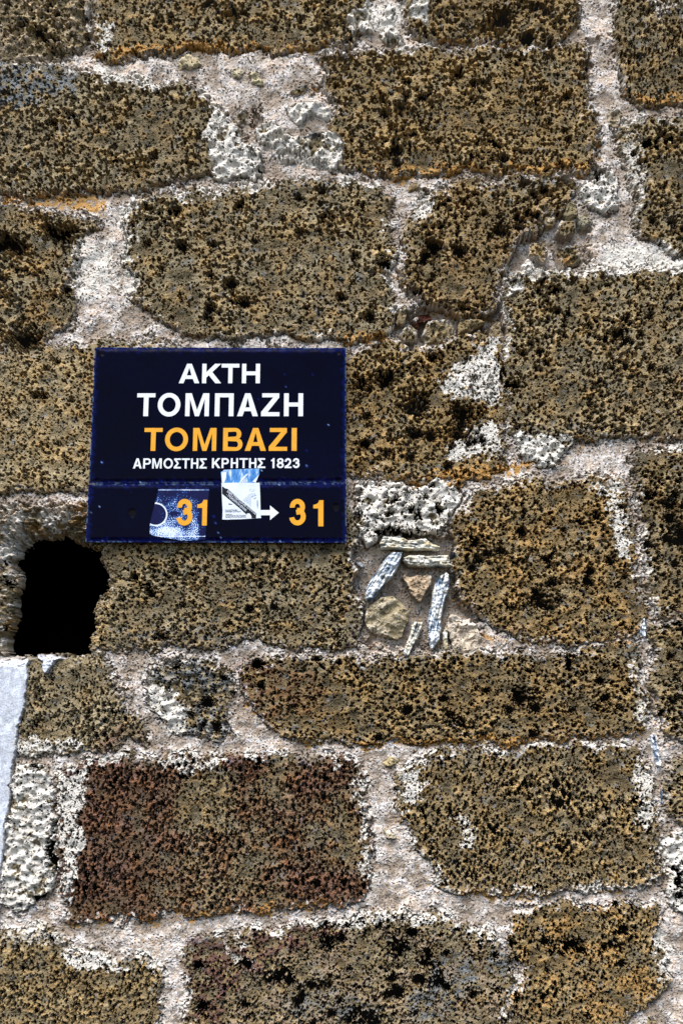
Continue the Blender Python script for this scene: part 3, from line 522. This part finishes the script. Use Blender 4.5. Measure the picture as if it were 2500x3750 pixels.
def plate(name, quad, yf, th, chips, holes):
    nx, nz = 190, int(190 * (quad[3][1] - quad[0][1]) / (quad[1][0] - quad[0][0])) + 8
    s, t = np.meshgrid(np.linspace(0, 1, nx), np.linspace(0, 1, nz))
    q = np.array(quad, float); P = (q[0] * ((1 - s) * (1 - t))[..., None] + q[1] * (s * (1 - t))[..., None] + q[2] * (s * t)[..., None] + q[3] * ((1 - s) * t)[..., None])
    X, Zc = to_wall(P[..., 0], P[..., 1], yf)
    wpx = q[1][0] - q[0][0]; hpx = q[3][1] - q[0][1]
    de = np.minimum(np.minimum(s, 1 - s) * wpx, np.minimum(t, 1 - t) * hpx)
    Y = yf + .0016 * (1 - sstep(0, 22, de)) + .00006 * samp(RF3, P[..., 0], P[..., 1])
    n = samp(RF1, P[..., 0] * 2, P[..., 1] * 2)
    halo = sstep(18, 0, de + 6 * n) * .22; edge = sstep(5.5, 1.5, de) * sstep(-.2, 1.0, n + .4 * samp(RF2, P[..., 0], P[..., 1])) * .3
    hole = np.zeros_like(halo)
    for cx, cy, r in chips:
        d = np.hypot(P[..., 0] - cx, P[..., 1] - cy); edge = np.maximum(edge, sstep(r * .8, r * .3, d) * .7); halo = np.maximum(halo, sstep(r * 2, r * .5, d) * .6)
    for cx, cy, rx, ry in holes:
        hole = np.maximum(hole, sstep(1.1, .8, np.hypot((P[..., 0] - cx) / rx, (P[..., 1] - cy) / ry)))
    Y = Y + hole * .0012
    co = np.stack([X, Y, Zc], -1).reshape(-1, 3); idx = np.arange(nx * nz).reshape(nz, nx)
    quads = np.stack([idx[:-1, :-1], idx[1:, :-1], idx[1:, 1:], idx[:-1, 1:]], -1).reshape(-1, 4)
    loop = np.concatenate([idx[0, :-1], idx[:-1, -1], idx[-1, :0:-1], idx[:0:-1, 0]])
    f = co[loop]; b = f.copy(); b[:, 1] = yf + th; n0 = len(co); m_ = len(loop); k = np.arange(m_); k2 = (k + 1) % m_
    co = np.concatenate([co, f, b]); quads = np.concatenate([quads, np.stack([n0 + k2, n0 + k, n0 + m_ + k, n0 + m_ + k2], 1)])
    quads = np.concatenate([quads, np.array([[n0 + m_, n0 + m_ + nx - 1, n0 + m_ + nx + nz - 2, n0 + m_ + 2 * nx + nz - 3]])])
    wr_ = np.stack([np.clip(halo + .0, 0, 1), np.clip(edge, 0, 1), hole, np.ones_like(halo)], -1).reshape(-1, 4)
    wr_ = np.concatenate([wr_, np.tile([.15, .01, 0, 1], (2 * m_, 1))])
    return link(name, mesh_np(name, co, quads, {'wear': wr_}), BLUE, sign)
def zs(x, y): return (250 + x * .7015, 1200 + y * .7015)
chips_u = [(*zs(178, 703), 4), (*zs(1136, 307), 2), (*zs(1128, 242), 1.8), (*zs(1274, 246), 1.6), (*zs(1356, 508), 2.5), (*zs(1245, 722), 4), (*zs(1245, 640), 2), (*zs(487, 804), 3.5), (*zs(378, 806), 2.5), (*zs(1010, 745), 2), (*zs(992, 374), 2), (*zs(1420, 812), 3)]
chips_l = [(*zs(180, 1112), 4), (*zs(290, 1116), 2.5), (*zs(900, 1113), 3), (*zs(1105, 1114), 4), (*zs(1300, 1112), 3), (*zs(1446, 1112), 3), (*zs(760, 985), 3), (*zs(768, 1018), 3), (*zs(785, 1070), 2.5), (*zs(795, 1095), 2.5), (*zs(1432, 965), 3), (*zs(118, 965), 3), (*zs(300, 815), 3), (*zs(164, 935), 2), (*zs(1100, 820), 2)]
holes_u = [(*zs(177, 137), 8, 7), (*zs(1410, 132), 8, 7), (*zs(148, 797), 9, 7), (*zs(1410, 795), 9, 7), (*zs(729, 573), 4, 4)]
holes_l = [(*zs(335, 968), 14, 17), (*zs(1395, 938), 12, 14), (*zs(120, 968), 4, 4), (*zs(1432, 967), 4, 4)]
plate('name_plate', [(348, 1271), (1267, 1273), (1266, 1767), (325, 1770.5)], SY, .003, chips_u, holes_u)
plate('number_plate', [(324.5, 1773), (1266, 1769), (1269, 1987), (313, 1985)], SY - .0012, .0035, chips_l, holes_l)

def fill(contours, depth):
    cu = bpy.data.curves.new('outline', 'CURVE'); cu.dimensions = '2D'; cu.fill_mode = 'BOTH'; cu.extrude = depth / 2
    for c in contours:
        sp = cu.splines.new('POLY'); sp.points.add(len(c) - 1); sp.use_cyclic_u = True
        sp.points.foreach_set('co', np.array([(x, y, 0, 1) for x, y in c], np.float32).ravel())
    o = bpy.data.objects.new('outline', cu); COL.objects.link(o)
    dg = bpy.context.evaluated_depsgraph_get(); me = bpy.data.meshes.new_from_object(o.evaluated_get(dg))
    v = np.empty(len(me.vertices) * 3, np.float32); me.vertices.foreach_get('co', v)
    fs = [tuple(p.vertices) for p in me.polygons]
    bpy.data.objects.remove(o); bpy.data.curves.remove(cu); bpy.data.meshes.remove(me)
    return v.reshape(-1, 3), fs
def flat_mesh(name, layers, yp, mat, parent, depth=.0004):
    """outlines in wall coordinates (X, Z) -> one mesh whose front lies at y = yp"""
    V, F = [], []; n = 0
    for k, cs in enumerate(layers):
        if not cs: continue
        v, fs = fill(cs, depth)
        V.append(np.stack([v[:, 0], yp + depth / 2 - v[:, 2] - k * .00006, v[:, 1]], 1)); F += [tuple(i + n for i in f) for f in fs]; n += len(v)
    me = bpy.data.meshes.new(name); me.from_pydata(np.concatenate(V).tolist(), [], F); me.update()
    return link(name, me, mat, parent)
def arc(cx, cy, rx, ry, a0, a1, n=22):
    return [(cx + rx * math.cos(math.radians(a0 + (a1 - a0) * i / n)), cy + ry * math.sin(math.radians(a0 + (a1 - a0) * i / n))) for i in range(n + 1)]
def ribbon(path, s):
    p = np.array(path); t = np.gradient(p, axis=0); t /= np.linalg.norm(t, axis=1)[:, None]; nn = np.stack([-t[:, 1], t[:, 0]], 1) * s / 2
    return [tuple(q) for q in np.concatenate([p + nn, (p - nn)[::-1]])]
def glyph(ch, W, H, S, T):
    """outline of one capital or figure in a W x H box; S stem, T bar width; returns layers of contours"""
    if ch == 'Τ': return [[[(0, H), (W, H), (W, H - T), (W/2 + S/2, H - T), (W/2 + S/2, 0), (W/2 - S/2, 0), (W/2 - S/2, H - T), (0, H - T)]]]
    if ch == 'Η': return [[[(0, 0), (0, H), (S, H), (S, H*.5 + T*.55), (W - S, H*.5 + T*.55), (W - S, H), (W, H), (W, 0), (W - S, 0), (W - S, H*.5 - T*.45), (S, H*.5 - T*.45), (S, 0)]]]
    if ch == 'Π': return [[[(0, 0), (0, H), (W, H), (W, 0), (W - S, 0), (W - S, H - T), (S, H - T), (S, 0)]]]
    if ch == 'Ι': return [[[(0, 0), (0, H), (W, H), (W, 0)]]]
    if ch == 'Ζ':
        a = S * 1.32
        return [[[(0, 0), (0, T*1.05), (W - a, H - T), (W*.05, H - T), (W*.05, H), (W*.98, H), (W*.98, H - T*1.05), (a, T), (W, T), (W, 0)]]]
    if ch == 'Μ':
        a = S * 1.28
        return [[[(0, 0), (0, H), (a, H), (W/2, H*.27), (W - a, H), (W, H), (W, 0), (W - S*.92, 0), (W - S*.92, H*.76), (W/2 + S*.42, 0), (W/2 - S*.42, 0), (S*.92, H*.76), (S*.92, 0)]]]
    if ch == 'Α':
        t = S * 1.12; ax = W/2; y0, y1 = H*.22, H*.22 + T*.92
        def edge(y, o): return (ax - S*.56) * (y / H) + o
        q = lambda y: edge(y, 0) + t
        return [[[(0, 0), (ax - S*.56, H), (ax + S*.56, H), (W, 0), (W - t, 0), (W - q(y0), y0), (q(y0), y0), (t, 0)], [(q(y1) , y1), (W - q(y1), y1), (ax, H*.80)]]]
    if ch == 'Κ': return [[[(0, 0), (0, H), (S, H), (S, H*.57), (W*.66, H), (W*.985, H), (W*.53, H*.575), (W, 0), (W*.70, 0), (W*.345, H*.415), (S, H*.28), (S, 0)]]]
    if ch == 'Σ':
        return [[[(0, 0), (0, T*.95), (W*.43, H*.51), (W*.03, H - T*.95), (W*.03, H), (W*.97, H), (W*.97, H - T), (S*1.5, H - T), (W*.70, H*.51), (S*1.45, T), (W, T), (W, 0)]]]
    if ch == 'Ο': return [[arc(W/2, H/2, W/2, H/2 * 1.03, 0, 359, 60)[:-1], arc(W/2, H/2, W/2 - S*.98, H/2 - T, 0, 359, 60)[:-1]]]
    if ch == 'Ρ':
        r = H * .31; xc = W - r
        return [[[(0, 0), (0, H)] + [(xc, H)] + arc(xc, H - r, r, r, 90, -90)[1:] + [(S, H - 2*r), (S, 0)], [(S, H - T), (S, H - 2*r + T)] + arc(xc, H - r, r - S, r - T, -90, 90)]]
    if ch == 'Β':
        r1, r2 = H * .268, H * .285; x1, x2 = W*.93 - r1, W - r2; ym = 2 * r2 - T*.15
        return [[[(0, 0), (0, H)] + arc(x1, H - r1, r1, r1, 90, -62) + arc(x2, r2, r2, r2, 66, -90), [(S, H - T), (S, ym + T*.35)] + arc(x1, H - r1, r1 - S*.95, r1 - T*.9, -80, 90), [(S, ym - T*.65), (S, T)] + arc(x2, r2, r2 - S*.95, r2 - T*.9, -90, 84)]]
    if ch == '1': return [[[(W - S, 0), (W, 0), (W, H), (W - S*.82, H)] + [(W - S*.9, H*.945), (W - S*1.15, H*.875), (W - S*1.6, H*.835), (0, H*.82), (0, H*.685), (W - S, H*.685)]]]
    if ch == '3':
        s = S; a, b = W - s, H - s
        r1x, r1y = W*.46 - s/2, H*.258 - s/2*.52; r2x, r2y = W*.5 - s/2, H*.285 - s/2*.5
        c1 = (W*.49, H - s/2 - r1y); c2 = (W*.5, s/2 + r2y)
        up = arc(*c1, r1x, r1y, 188, -62, 34)
        return [[ribbon(up + [(W*.42, c1[1] - r1y)], s)], [ribbon([(W*.46, c2[1] + r2y)] + arc(*c2, r2x, r2y, 74, -172, 34), s)]]
    if ch == '2':
        s = S; rx, ry = W*.47 - s/2, H*.29 - s/2*.5; c = (W*.49, H - s/2 - ry)
        return [[ribbon(arc(*c, rx, ry, 185, -28, 26) + [(W*.62, H*.36), (W*.36, H*.22), (W*.17, T*.9), (W*.12, T*.3)], s)], [[(0, 0), (0, T*.9), (W, T*.9), (W, 0)]]]
    if ch == '8':
        r1, r2 = H*.265, H*.29; c1, c2 = H - r1, r2
        return [[arc(W/2, c1, W*.46, r1, 0, 359, 40)[:-1], arc(W/2, c1, W*.46 - S, r1 - T*.9, 0, 359, 40)[:-1]], [arc(W/2, c2, W*.5, r2, 0, 359, 40)[:-1], arc(W/2, c2, W*.5 - S, r2 - T*.9, 0, 359, 40)[:-1]]]
def text_layers(items, yp):
    """items: (char, x0, x1, y top, y bottom, stem, bar) in the sign close-up's pixels -> layers in wall coordinates"""
    out = [[], []]
    for ch, x0, x1, y0, y1, S, T in items:
        u, v = zs((x0 + x1) / 2, y1); X, Zb = to_wall(u, v, yp); k = float(to_wall(u + 1, v, yp)[0] - X); k2 = float(Zb - to_wall(u, v + 1, yp)[1])
        for i, lay in enumerate(glyph(ch, (x1 - x0) * .7015, (y1 - y0) * .7015, S * .7015, T * .7015)):
            for c in lay: out[i].append([(float(X) + (px - (x1 - x0) * .7015 / 2) * k, float(Zb) + py * k2) for px, py in c])
    return out
def line(chars, spans, y0, y1, S, T): return [(c, a, b, y0, y1, S, T) for c, (a, b) in zip(chars, spans)]
LY = SY - .0006
w_items = line('ΑΚΤΗ', ((577, 684), (698, 798), (799, 892), (906, 1000)), 188, 290, 22, 20) \
    + line('ΤΟΜΠΑΖΗ', ((357, 452), (466, 584), (610, 734), (764, 862), (881, 990), (1006, 1102), (1125, 1225)), 342, 462, 25, 21) \
    + line('ΑΡΜΟΣΤΗΣ', ((338, 384), (391, 431), (438, 488), (497, 546), (551, 588), (592, 634), (640, 679), (685, 723)), 682, 735, 10, 8.5) \
    + line('ΚΡΗΤΗΣ', ((750, 794), (800, 838), (848, 886), (893, 937), (943, 982), (988, 1028)), 681, 733, 10, 8.5) \
    + line('1823', ((1058, 1076), (1088, 1125), (1129, 1165), (1171, 1207)), 681, 733, 10, 9)
def write(name, items, yp, mat, label):
    o = flat_mesh(name, text_layers(items, yp), yp, mat, sign); o['label'] = label
write('lettering', w_items[:4], LY, WHITE, 'white top line'); write('lettering', w_items[4:11], LY, WHITE, 'white second line'); write('lettering', w_items[11:], LY, WHITE, 'small white line with the year')
o_items = line('ΤΟΜΒΑΖΙ', ((395, 490), (504, 624), (650, 772), (807, 909), (921, 1032), (1046, 1142), (1165, 1192)), 523, 643, 25, 21)
write('lettering', o_items, LY, ORANGE, 'orange line')
NYP = SY - .0012 - .0010
n_items = [('3', 1153, 1239, 893, 1032, 26, 24), ('1', 1278, 1331, 900, 1037, 27, 24), ('3', 563, 648, 893, 1033, 26, 24), ('1', 671, 723, 898, 1033, 25, 24)]
write('house_number', n_items[:2], NYP, ORANGE, 'orange figures after the arrow'); write('house_number', n_items[2:], NYP, ORANGE, 'orange figures over the torn sticker')
def wallpts(pts, yp, f=zs): 
    r = []
    for x, y in pts:
        u, v = f(x, y); X, Zc = to_wall(u, v, yp); r.append((float(X), float(Zc)))
    return r
flat_mesh('arrow', [[wallpts([(990, 952), (1053, 952), (1053, 928), (1099, 966), (1053, 1004), (1053, 979), (990, 979)], NYP + .0004)]], NYP + .0004, WHITE, sign)

# ------------------------------------------------------------------ stickers
def zk(x, y): return (780 + x * .2041, 1690 + y * .2041)
def zf(x, y): return (500 + x * .2041, 1750 + y * .2041)
PAPER = simple('sticker_paper', (.74, .81, .93), .6, .2, .10, 45)
INK = simple('black_ink', (.006, .008, .014), .6, .2)
def faded():
    m, nt, bs = nodes('faded_blue_paper'); vec = N(nt, 'ShaderNodeTexCoord').outputs['Object']
    mp = N(nt, 'ShaderNodeMapping'); mp.inputs['Scale'].default_value = (1.0, 1, .35); nt.links.new(vec, mp.inputs[0])
    nt.links.new(ramp(nt, noise(nt, mp.outputs[0], 110, 4, .65), ((.34, (.01, .12, .42)), (.5, (.06, .28, .66)), (.62, (.66, .74, .88)))), bs.inputs['Base Color'])
    bs.inputs['Roughness'].default_value = .45; return m
FADED = faded()
stk = empty('sticker', (float(to_wall(880, 1900)[0]), SY - .002, float(to_wall(880, 1902)[1])))
tag(stk, 'white political sticker with a black diagonal band beside the arrow on the blue sign', 'sticker')
PY = NYP + .0002
flat_mesh('paper', [[wallpts([(152, 384), (400, 380), (836, 382), (846, 600), (852, 850), (862, 1014), (520, 1034), (260, 1042), (168, 1040), (174, 880), (160, 640)], PY, zk)]], PY, PAPER, stk)
TY = SY - .0008
flat_mesh('torn_flap', [[wallpts([(140, 190), (185, 165), (200, 148), (640, 130), (832, 124), (830, 225), (766, 382), (160, 380), (150, 280)], TY, zk)]], TY, FADED, stk)
BY = PY - .00025
for cr in ([(470, 380), (520, 300), (600, 225), (640, 215), (560, 300), (500, 380)], [(706, 360), (830, 226), (766, 380)], [(150, 200), (245, 180), (235, 300), (200, 380), (165, 380)]):
    flat_mesh('crease', [[wallpts(cr, TY - .0003, zk)]], TY - .0003, PAPER, stk, .0003)
band_px = [(176, 446), (215, 480), (262, 490), (430, 640), (470, 680), (640, 810), (740, 900), (775, 938), (772, 1016), (690, 1016), (690, 980), (660, 930), (620, 925), (600, 950), (470, 830), (165, 578), (164, 460)]
flat_mesh('band', [[wallpts(band_px, BY, zk)]], BY, INK, stk, .0003)
flat_mesh('dash', [[wallpts([(272, 752), (348, 762), (345, 774), (285, 772)], BY, zk)]], BY, INK, stk, .0003)
dots = []
rs = np.random.default_rng(5)
for j in range(12):
    for i in range(12):
        x, y = 545 + i * 21 + (j % 2) * 10, 575 + j * 20
        if y < 690 - (x - 545) * .95 + 30 - 40 or y > 690 + (x - 545) * .85 + 8: continue
        if x > 690 - (y < 640) * -70 or (x > 675 and y > 640 and x > 690): continue
        r = 5.5; dots.append([(x + r, y), (x, y + r), (x - r, y), (x, y - r)])
for j in range(3):
    for i in range(6):
        if (i + j) % 4 != 3: dots.append([(650 + i * 18, 490 + j * 22), (660 + i * 18, 496 + j * 22), (652 + i * 18, 502 + j * 22)])
dots += [[(790, 700), (800, 690), (806, 780), (800, 850), (790, 800)], [(690, 640), (720, 610), (722, 616), (696, 648)], [(740, 600), (780, 600), (778, 606), (742, 606)], [(712, 672), (750, 660), (775, 640), (778, 648), (748, 670)]]
GREYINK = simple('faded_ink', (.07, .16, .3), .6, .2)
flat_mesh('fist_print', [[wallpts(d, BY, zk) for d in dots]], BY, GREYINK, stk, .0003)
def small_text(name, rows, mat, yp):
    V, F, n = [], [], 0
    for body, x, y, size, ang, wid in rows:
        cu = bpy.data.curves.new('t', 'FONT'); cu.body = body; cu.size = 1.0; cu.offset = .018; cu.resolution_u = 2
        o = bpy.data.objects.new('t', cu); COL.objects.link(o); dg = bpy.context.evaluated_depsgraph_get(); me = bpy.data.meshes.new_from_object(o.evaluated_get(dg))
        v = np.empty(len(me.vertices) * 3, np.float32); me.vertices.foreach_get('co', v); v = v.reshape(-1, 3); fs = [tuple(p.vertices) for p in me.polygons]
        bpy.data.objects.remove(o); bpy.data.curves.remove(cu); bpy.data.meshes.remove(me)
        if not len(v): continue
        px = v[:, 0] * wid / max(v[:, 0].max(), .01); py = -v[:, 1] * size * 1.4
        a = math.radians(ang); X = x + px * math.cos(a) - py * math.sin(a); Y = y + px * math.sin(a) + py * math.cos(a)
        u, vv = zk(X, Y); wx, wz = to_wall(u, vv, yp)
        V.append(np.stack([wx, np.full(len(wx), yp), wz], 1)); F += [tuple(i + n for i in f) for f in fs]; n += len(v)
    me = bpy.data.meshes.new(name); me.from_pydata(np.concatenate(V).tolist(), [], F); me.update(); return link(name, me, mat, stk)
small_text('print', [('ΚΑΜΙΑ ΣΥΝΕΡΓΑΣΙΑ ΜΕ ΤΟ ΚΡΑΤΟΣ', 245, 545, 40, 38.6, 660), ('- ΤΡΟΜΟΚΡΑΤΗ ΙΣΡΑΗΛ', 235, 600, 40, 40.5, 460)], PAPER, BY - .0002)
small_text('print', [('ΠΑΛΑΙΣΤΙΝΙΑΚΗ', 215, 886, 22, -1, 225), ('ΠΑΡΟΙΚΙΑ ΕΛΛΑΔΑΣ', 215, 912, 22, -1, 285), ('Σ ημερολογιο', 220, 955, 18, 0, 120), ('ΣΤΑΜΑΤΗΣΤΕ ΤΟΝ ΠΟΛΕΜΟ', 220, 985, 22, -1, 370), ('ΑΛΛΗΛΕΓΓΥΗ ΣΤΗ ΠΑΛΑΙΣΤΙΝΗ', 220, 1013, 22, -1, 370)], INK, BY)
def residue():
    m, nt, bs = nodes('scraped_sticker_residue'); L = nt.links.new
    vec = N(nt, 'ShaderNodeTexCoord').outputs['Object']
    a = N(nt, 'ShaderNodeAttribute', attribute_name='cover'); s = N(nt, 'ShaderNodeSeparateColor'); L(a.outputs['Color'], s.inputs[0])
    n = noise(nt, vec, 55, 5, .58); t = math_(nt, 'ADD', math_(nt, 'MULTIPLY', n, 1.5), math_(nt, 'ADD', s.outputs[0], -.75))
    L(ramp(nt, t, ((.25, (.002, .004, .05)), (.45, (.01, .07, .36)), (.6, (.22, .42, .78)), (.8, (.78, .84, .93)))), bs.inputs['Base Color'])
    bs.inputs['Roughness'].default_value = .5; bs.inputs['Specular IOR Level'].default_value = .15
    return m
RES = residue()
rp = [(400, 180), (1310, 170), (1290, 420), (1235, 1110), (1100, 1120), (820, 1130), (300, 1040), (235, 1000), (240, 800)]
gx_, gy_ = np.meshgrid(np.arange(190, 1330, 7.0), np.arange(150, 1150, 7.0))
dres = sdist(rp, gx_, gy_)
cov = .22 + .22 * sstep(350, 1000, gy_) - .28 * sstep(420, 250, gy_) + .25 * samp(RF3, gx_, gy_) * .6 + .2 * samp(RF2, gx_ * .5, gy_ * .5)
rr = np.hypot(gx_ - 345, gy_ - 655)
cov = np.where((rr < 188), cov - .42, cov); cov = np.where((rr > 186) & (rr < 212), .95, cov)
cov = cov - .4 * sstep(1, .6, np.hypot((gx_ - 700) / 110, (gy_ - 650) / 60)) + .35 * sstep(1.1, .5, np.hypot((gx_ - 560) / 330, (gy_ - 970) / 120)) - .4 * sstep(1090, 1150, gx_)
cov = np.where(np.abs(gy_ - 1050) < 8, .8, cov); cov = np.where(np.abs(gy_ - 215) < 6, .75, cov)
ok = dres < 0; vi = np.full(ok.shape, -1); vi[ok] = np.arange(ok.sum())
okq = ok[:-1, :-1] & ok[1:, :-1] & ok[1:, 1:] & ok[:-1, 1:]
qq = np.stack([vi[:-1, :-1], vi[1:, :-1], vi[1:, 1:], vi[:-1, 1:]], -1)[okq]
ru, rv = zf(gx_[ok], gy_[ok]); RY = SY - .0012 - .00055; rX, rZ = to_wall(ru, rv, RY)
cvv = np.clip(cov[ok], 0, 1)
res = link('sticker', mesh_np('sticker', np.stack([rX, np.full(len(rX), RY), rZ], 1), qq, {'cover': np.stack([cvv, cvv, cvv, np.ones(len(cvv))], 1)}), RES)
tag(res, 'torn faded sticker residue behind the left number 31 on the blue sign', 'sticker')

# ------------------------------------------------------------------ shards wedged in the wall
def shard_mat(name, ca, cb, cc):
    m, nt, bs = nodes(name); L = nt.links.new
    a = N(nt, 'ShaderNodeAttribute', attribute_name='grain'); s = N(nt, 'ShaderNodeSeparateColor'); L(a.outputs['Color'], s.inputs[0])
    vec = N(nt, 'ShaderNodeTexCoord').outputs['Object']; n = noise(nt, vec, 130, 4, .65)
    t = math_(nt, 'ADD', math_(nt, 'MULTIPLY', n, .4), math_(nt, 'MULTIPLY', s.outputs[0], .7))
    c = ramp(nt, t, ((.34, ca), (.48, cb), (.62, cc)))
    c = mix(nt, s.outputs[1], c, (.56, .46, .27)); L(c, bs.inputs['Base Color'])
    bs.inputs['Roughness'].default_value = .7; bs.inputs['Specular IOR Level'].default_value = .25
    bp = N(nt, 'ShaderNodeBump', Strength=.22, Distance=.001); L(n, bp.inputs['Height']); L(bp.outputs[0], bs.inputs['Normal'])
    return m
SH_A = shard_mat('blue_grey_shard', (.05, .09, .15), (.33, .40, .49), (.84, .87, .90))
SH_B = shard_mat('cream_shard', (.08, .10, .12), (.42, .40, .33), (.78, .75, .66))
GFI = band(150, 9, 64, .5); GAX, GCR, GSM = band(240, 20, 61, .55), band(90, 26, 62, .6), band(36, 36, 63, .7)
def shard(name, label, poly, top_h, back_h, mat, cream, seed, group=None):
    p = np.array(poly); c = p.mean(0); ev, evec = np.linalg.eigh(np.cov((p - c).T)); ax = evec[:, 1]; bx = np.array([-ax[1], ax[0]])
    x0, y0 = p.min(0) - 3; x1, y1 = p.max(0) + 3
    U, V = np.meshgrid(np.arange(x0, x1, 1.3), np.arange(y0, y1, 1.3))
    d = sdist(poly, U + .8 * samp(RF2, U * 2, V * 2), V + .8 * samp(RF2, U * 2 + 500, V * 2)); ok = d < 0
    al = (U - c[0]) * ax[0] + (V - c[1]) * ax[1]; cr = (U - c[0]) * bx[0] + (V - c[1]) * bx[1]
    so = seed * 391.0
    g = samp(GAX, al + so, cr * 1.3 + so); g2 = samp(GCR, al + so, cr + so)
    wdt = max(1, np.abs(cr[ok]).max())
    hh = top_h * sstep(0, 1, np.clip(-d / 7, 0, 1)) ** .6 + back_h * (1 - sstep(0, 1, np.clip(-d / 7, 0, 1)) ** .6) * .5 + 1.0 * g + 1.4 * g2 + 3.0 * samp(GSM, U + so, V) - 4 * np.abs(cr) / wdt
    hh = np.maximum(hh, back_h + 2)
    cre = cream * sstep(-.2, .8, samp(GSM, al * .35 + so, cr * .8) + .6 * g2 + sstep(.3, 1, cr * np.sign(bx[1]) / wdt) * 1.2 - .3)
    vi = np.full(ok.shape, -1); vi[ok] = np.arange(ok.sum())
    okq = ok[:-1, :-1] & ok[1:, :-1] & ok[1:, 1:] & ok[:-1, 1:]
    q = np.stack([vi[:-1, :-1], vi[1:, :-1], vi[1:, 1:], vi[:-1, 1:]], -1)[okq]
    used, inv = np.unique(q.ravel(), return_inverse=True); q = inv.reshape(-1, 4)
    uu, vv, hv = U[ok][used], V[ok][used], hh[ok][used]
    X, Zc = to_wall(uu, vv, 0.0); front = np.stack([X, -hv * M, Zc], 1); back = np.stack([X, np.full(len(X), -back_h * M), Zc], 1); n0 = len(X)
    e = np.concatenate([q[:, [0, 1]], q[:, [1, 2]], q[:, [2, 3]], q[:, [3, 0]]]); ks = np.sort(e, 1); ks = ks[:, 0].astype(np.int64) * n0 + ks[:, 1]
    _, ix, ct = np.unique(ks, return_index=True, return_counts=True); be = e[ix[ct == 1]]
    quads = np.concatenate([q, q[:, ::-1] + n0, np.stack([be[:, 1], be[:, 0], be[:, 0] + n0, be[:, 1] + n0], 1)])
    co = np.concatenate([front, back]); ctr = co.mean(0); ctr[2] = co[:, 2].min(); ctr[1] = co[:, 1].max()
    gr_ = np.clip(.5 + .16 * g + .1 * g2 + .12 * samp(GFI, al + so, cr * 1.6 + so), 0, 1)[ok][used]; cr_ = np.clip(cre, 0, 1)[ok][used]
    at = np.stack([gr_, cr_, np.zeros(n0), np.ones(n0)], 1)
    o = link(name, mesh_np(name, co - ctr, quads, {'grain': np.concatenate([at, at])}), mat); o.location = ctr
    return tag(o, label, 'stone shard', group)
GRP = 'stone shards wedged in the niche'
shard('stone_shard', 'topmost cream and blue shard lying flat below the white pitted block', zr((400,100),(450,112),(560,105),(640,150),(720,140),(800,130),(880,185),(950,215),(930,260),(850,250),(640,255),(500,240),(370,240),(360,190)), 15, -26, SH_B, .8, 1, GRP)
shard('stone_shard', 'second flat shard, streaked cream, under the topmost one', zr((590,315),(640,290),(760,288),(800,300),(1020,287),(1075,415),(900,408),(720,412),(640,405),(590,350)), 16, -26, SH_B, .5, 2, GRP)
shard('stone_shard', 'slanted white and blue shard leaning left of the triangular stone', zr((475,262),(583,262),(575,330),(550,400),(490,510),(430,560),(370,640),(290,750),(225,720),(230,620),(300,490),(380,380),(440,300)), 16, -28, SH_A, .25, 3, GRP)
shard('stone_shard', 'tall upright blue grey shard, longest in the niche', zr((1000,450),(1030,480),(1040,540),(1030,620),(990,720),(970,830),(955,920),(960,1000),(945,1100),(890,1170),(868,1215),(845,1180),(830,1100),(820,980),(825,880),(860,760),(870,650),(900,560),(940,490)), 17, -28, SH_A, .35, 4, GRP)
shard('stone_shard', 'short stubby grey shard at the bottom of the niche', zr((670,960),(700,930),(780,935),(770,1010),(740,1080),(690,1170),(650,1260),(600,1290),(585,1220),(620,1130),(650,1060)), 12, -28, SH_B, .3, 5, GRP)
shard('stone_shard', 'thin cream sliver between the tall shard and the pale stone', zr((995,985),(1022,1010),(1020,1100),(1025,1200),(990,1220),(965,1170),(960,1040)), 6, -28, SH_B, .9, 6, GRP)
GRP2 = 'slivers in the right hand joint'
shard('stone_shard', 'short blue sliver in the upright joint beside the squarish ochre block', Z(1200,1500,.829,(1375,915),(1395,903),(1408,940),(1405,1000),(1390,1018),(1370,985)), 8, -14, SH_A, .1, 7, GRP2)
shard('stone_shard', 'long pale sliver in the upright joint beside the lower right block', Z(1250,2650,.7972,(1410,60),(1435,40),(1455,100),(1462,160),(1474,202),(1440,192),(1425,130)), 8, -14, SH_A, .1, 8, GRP2)
shard('stone_shard', 'thinnest white sliver just under the long pale one', Z(1250,2650,.7972,(1460,296),(1474,302),(1475,372),(1461,384)), 7, -14, SH_A, 0, 9, GRP2)
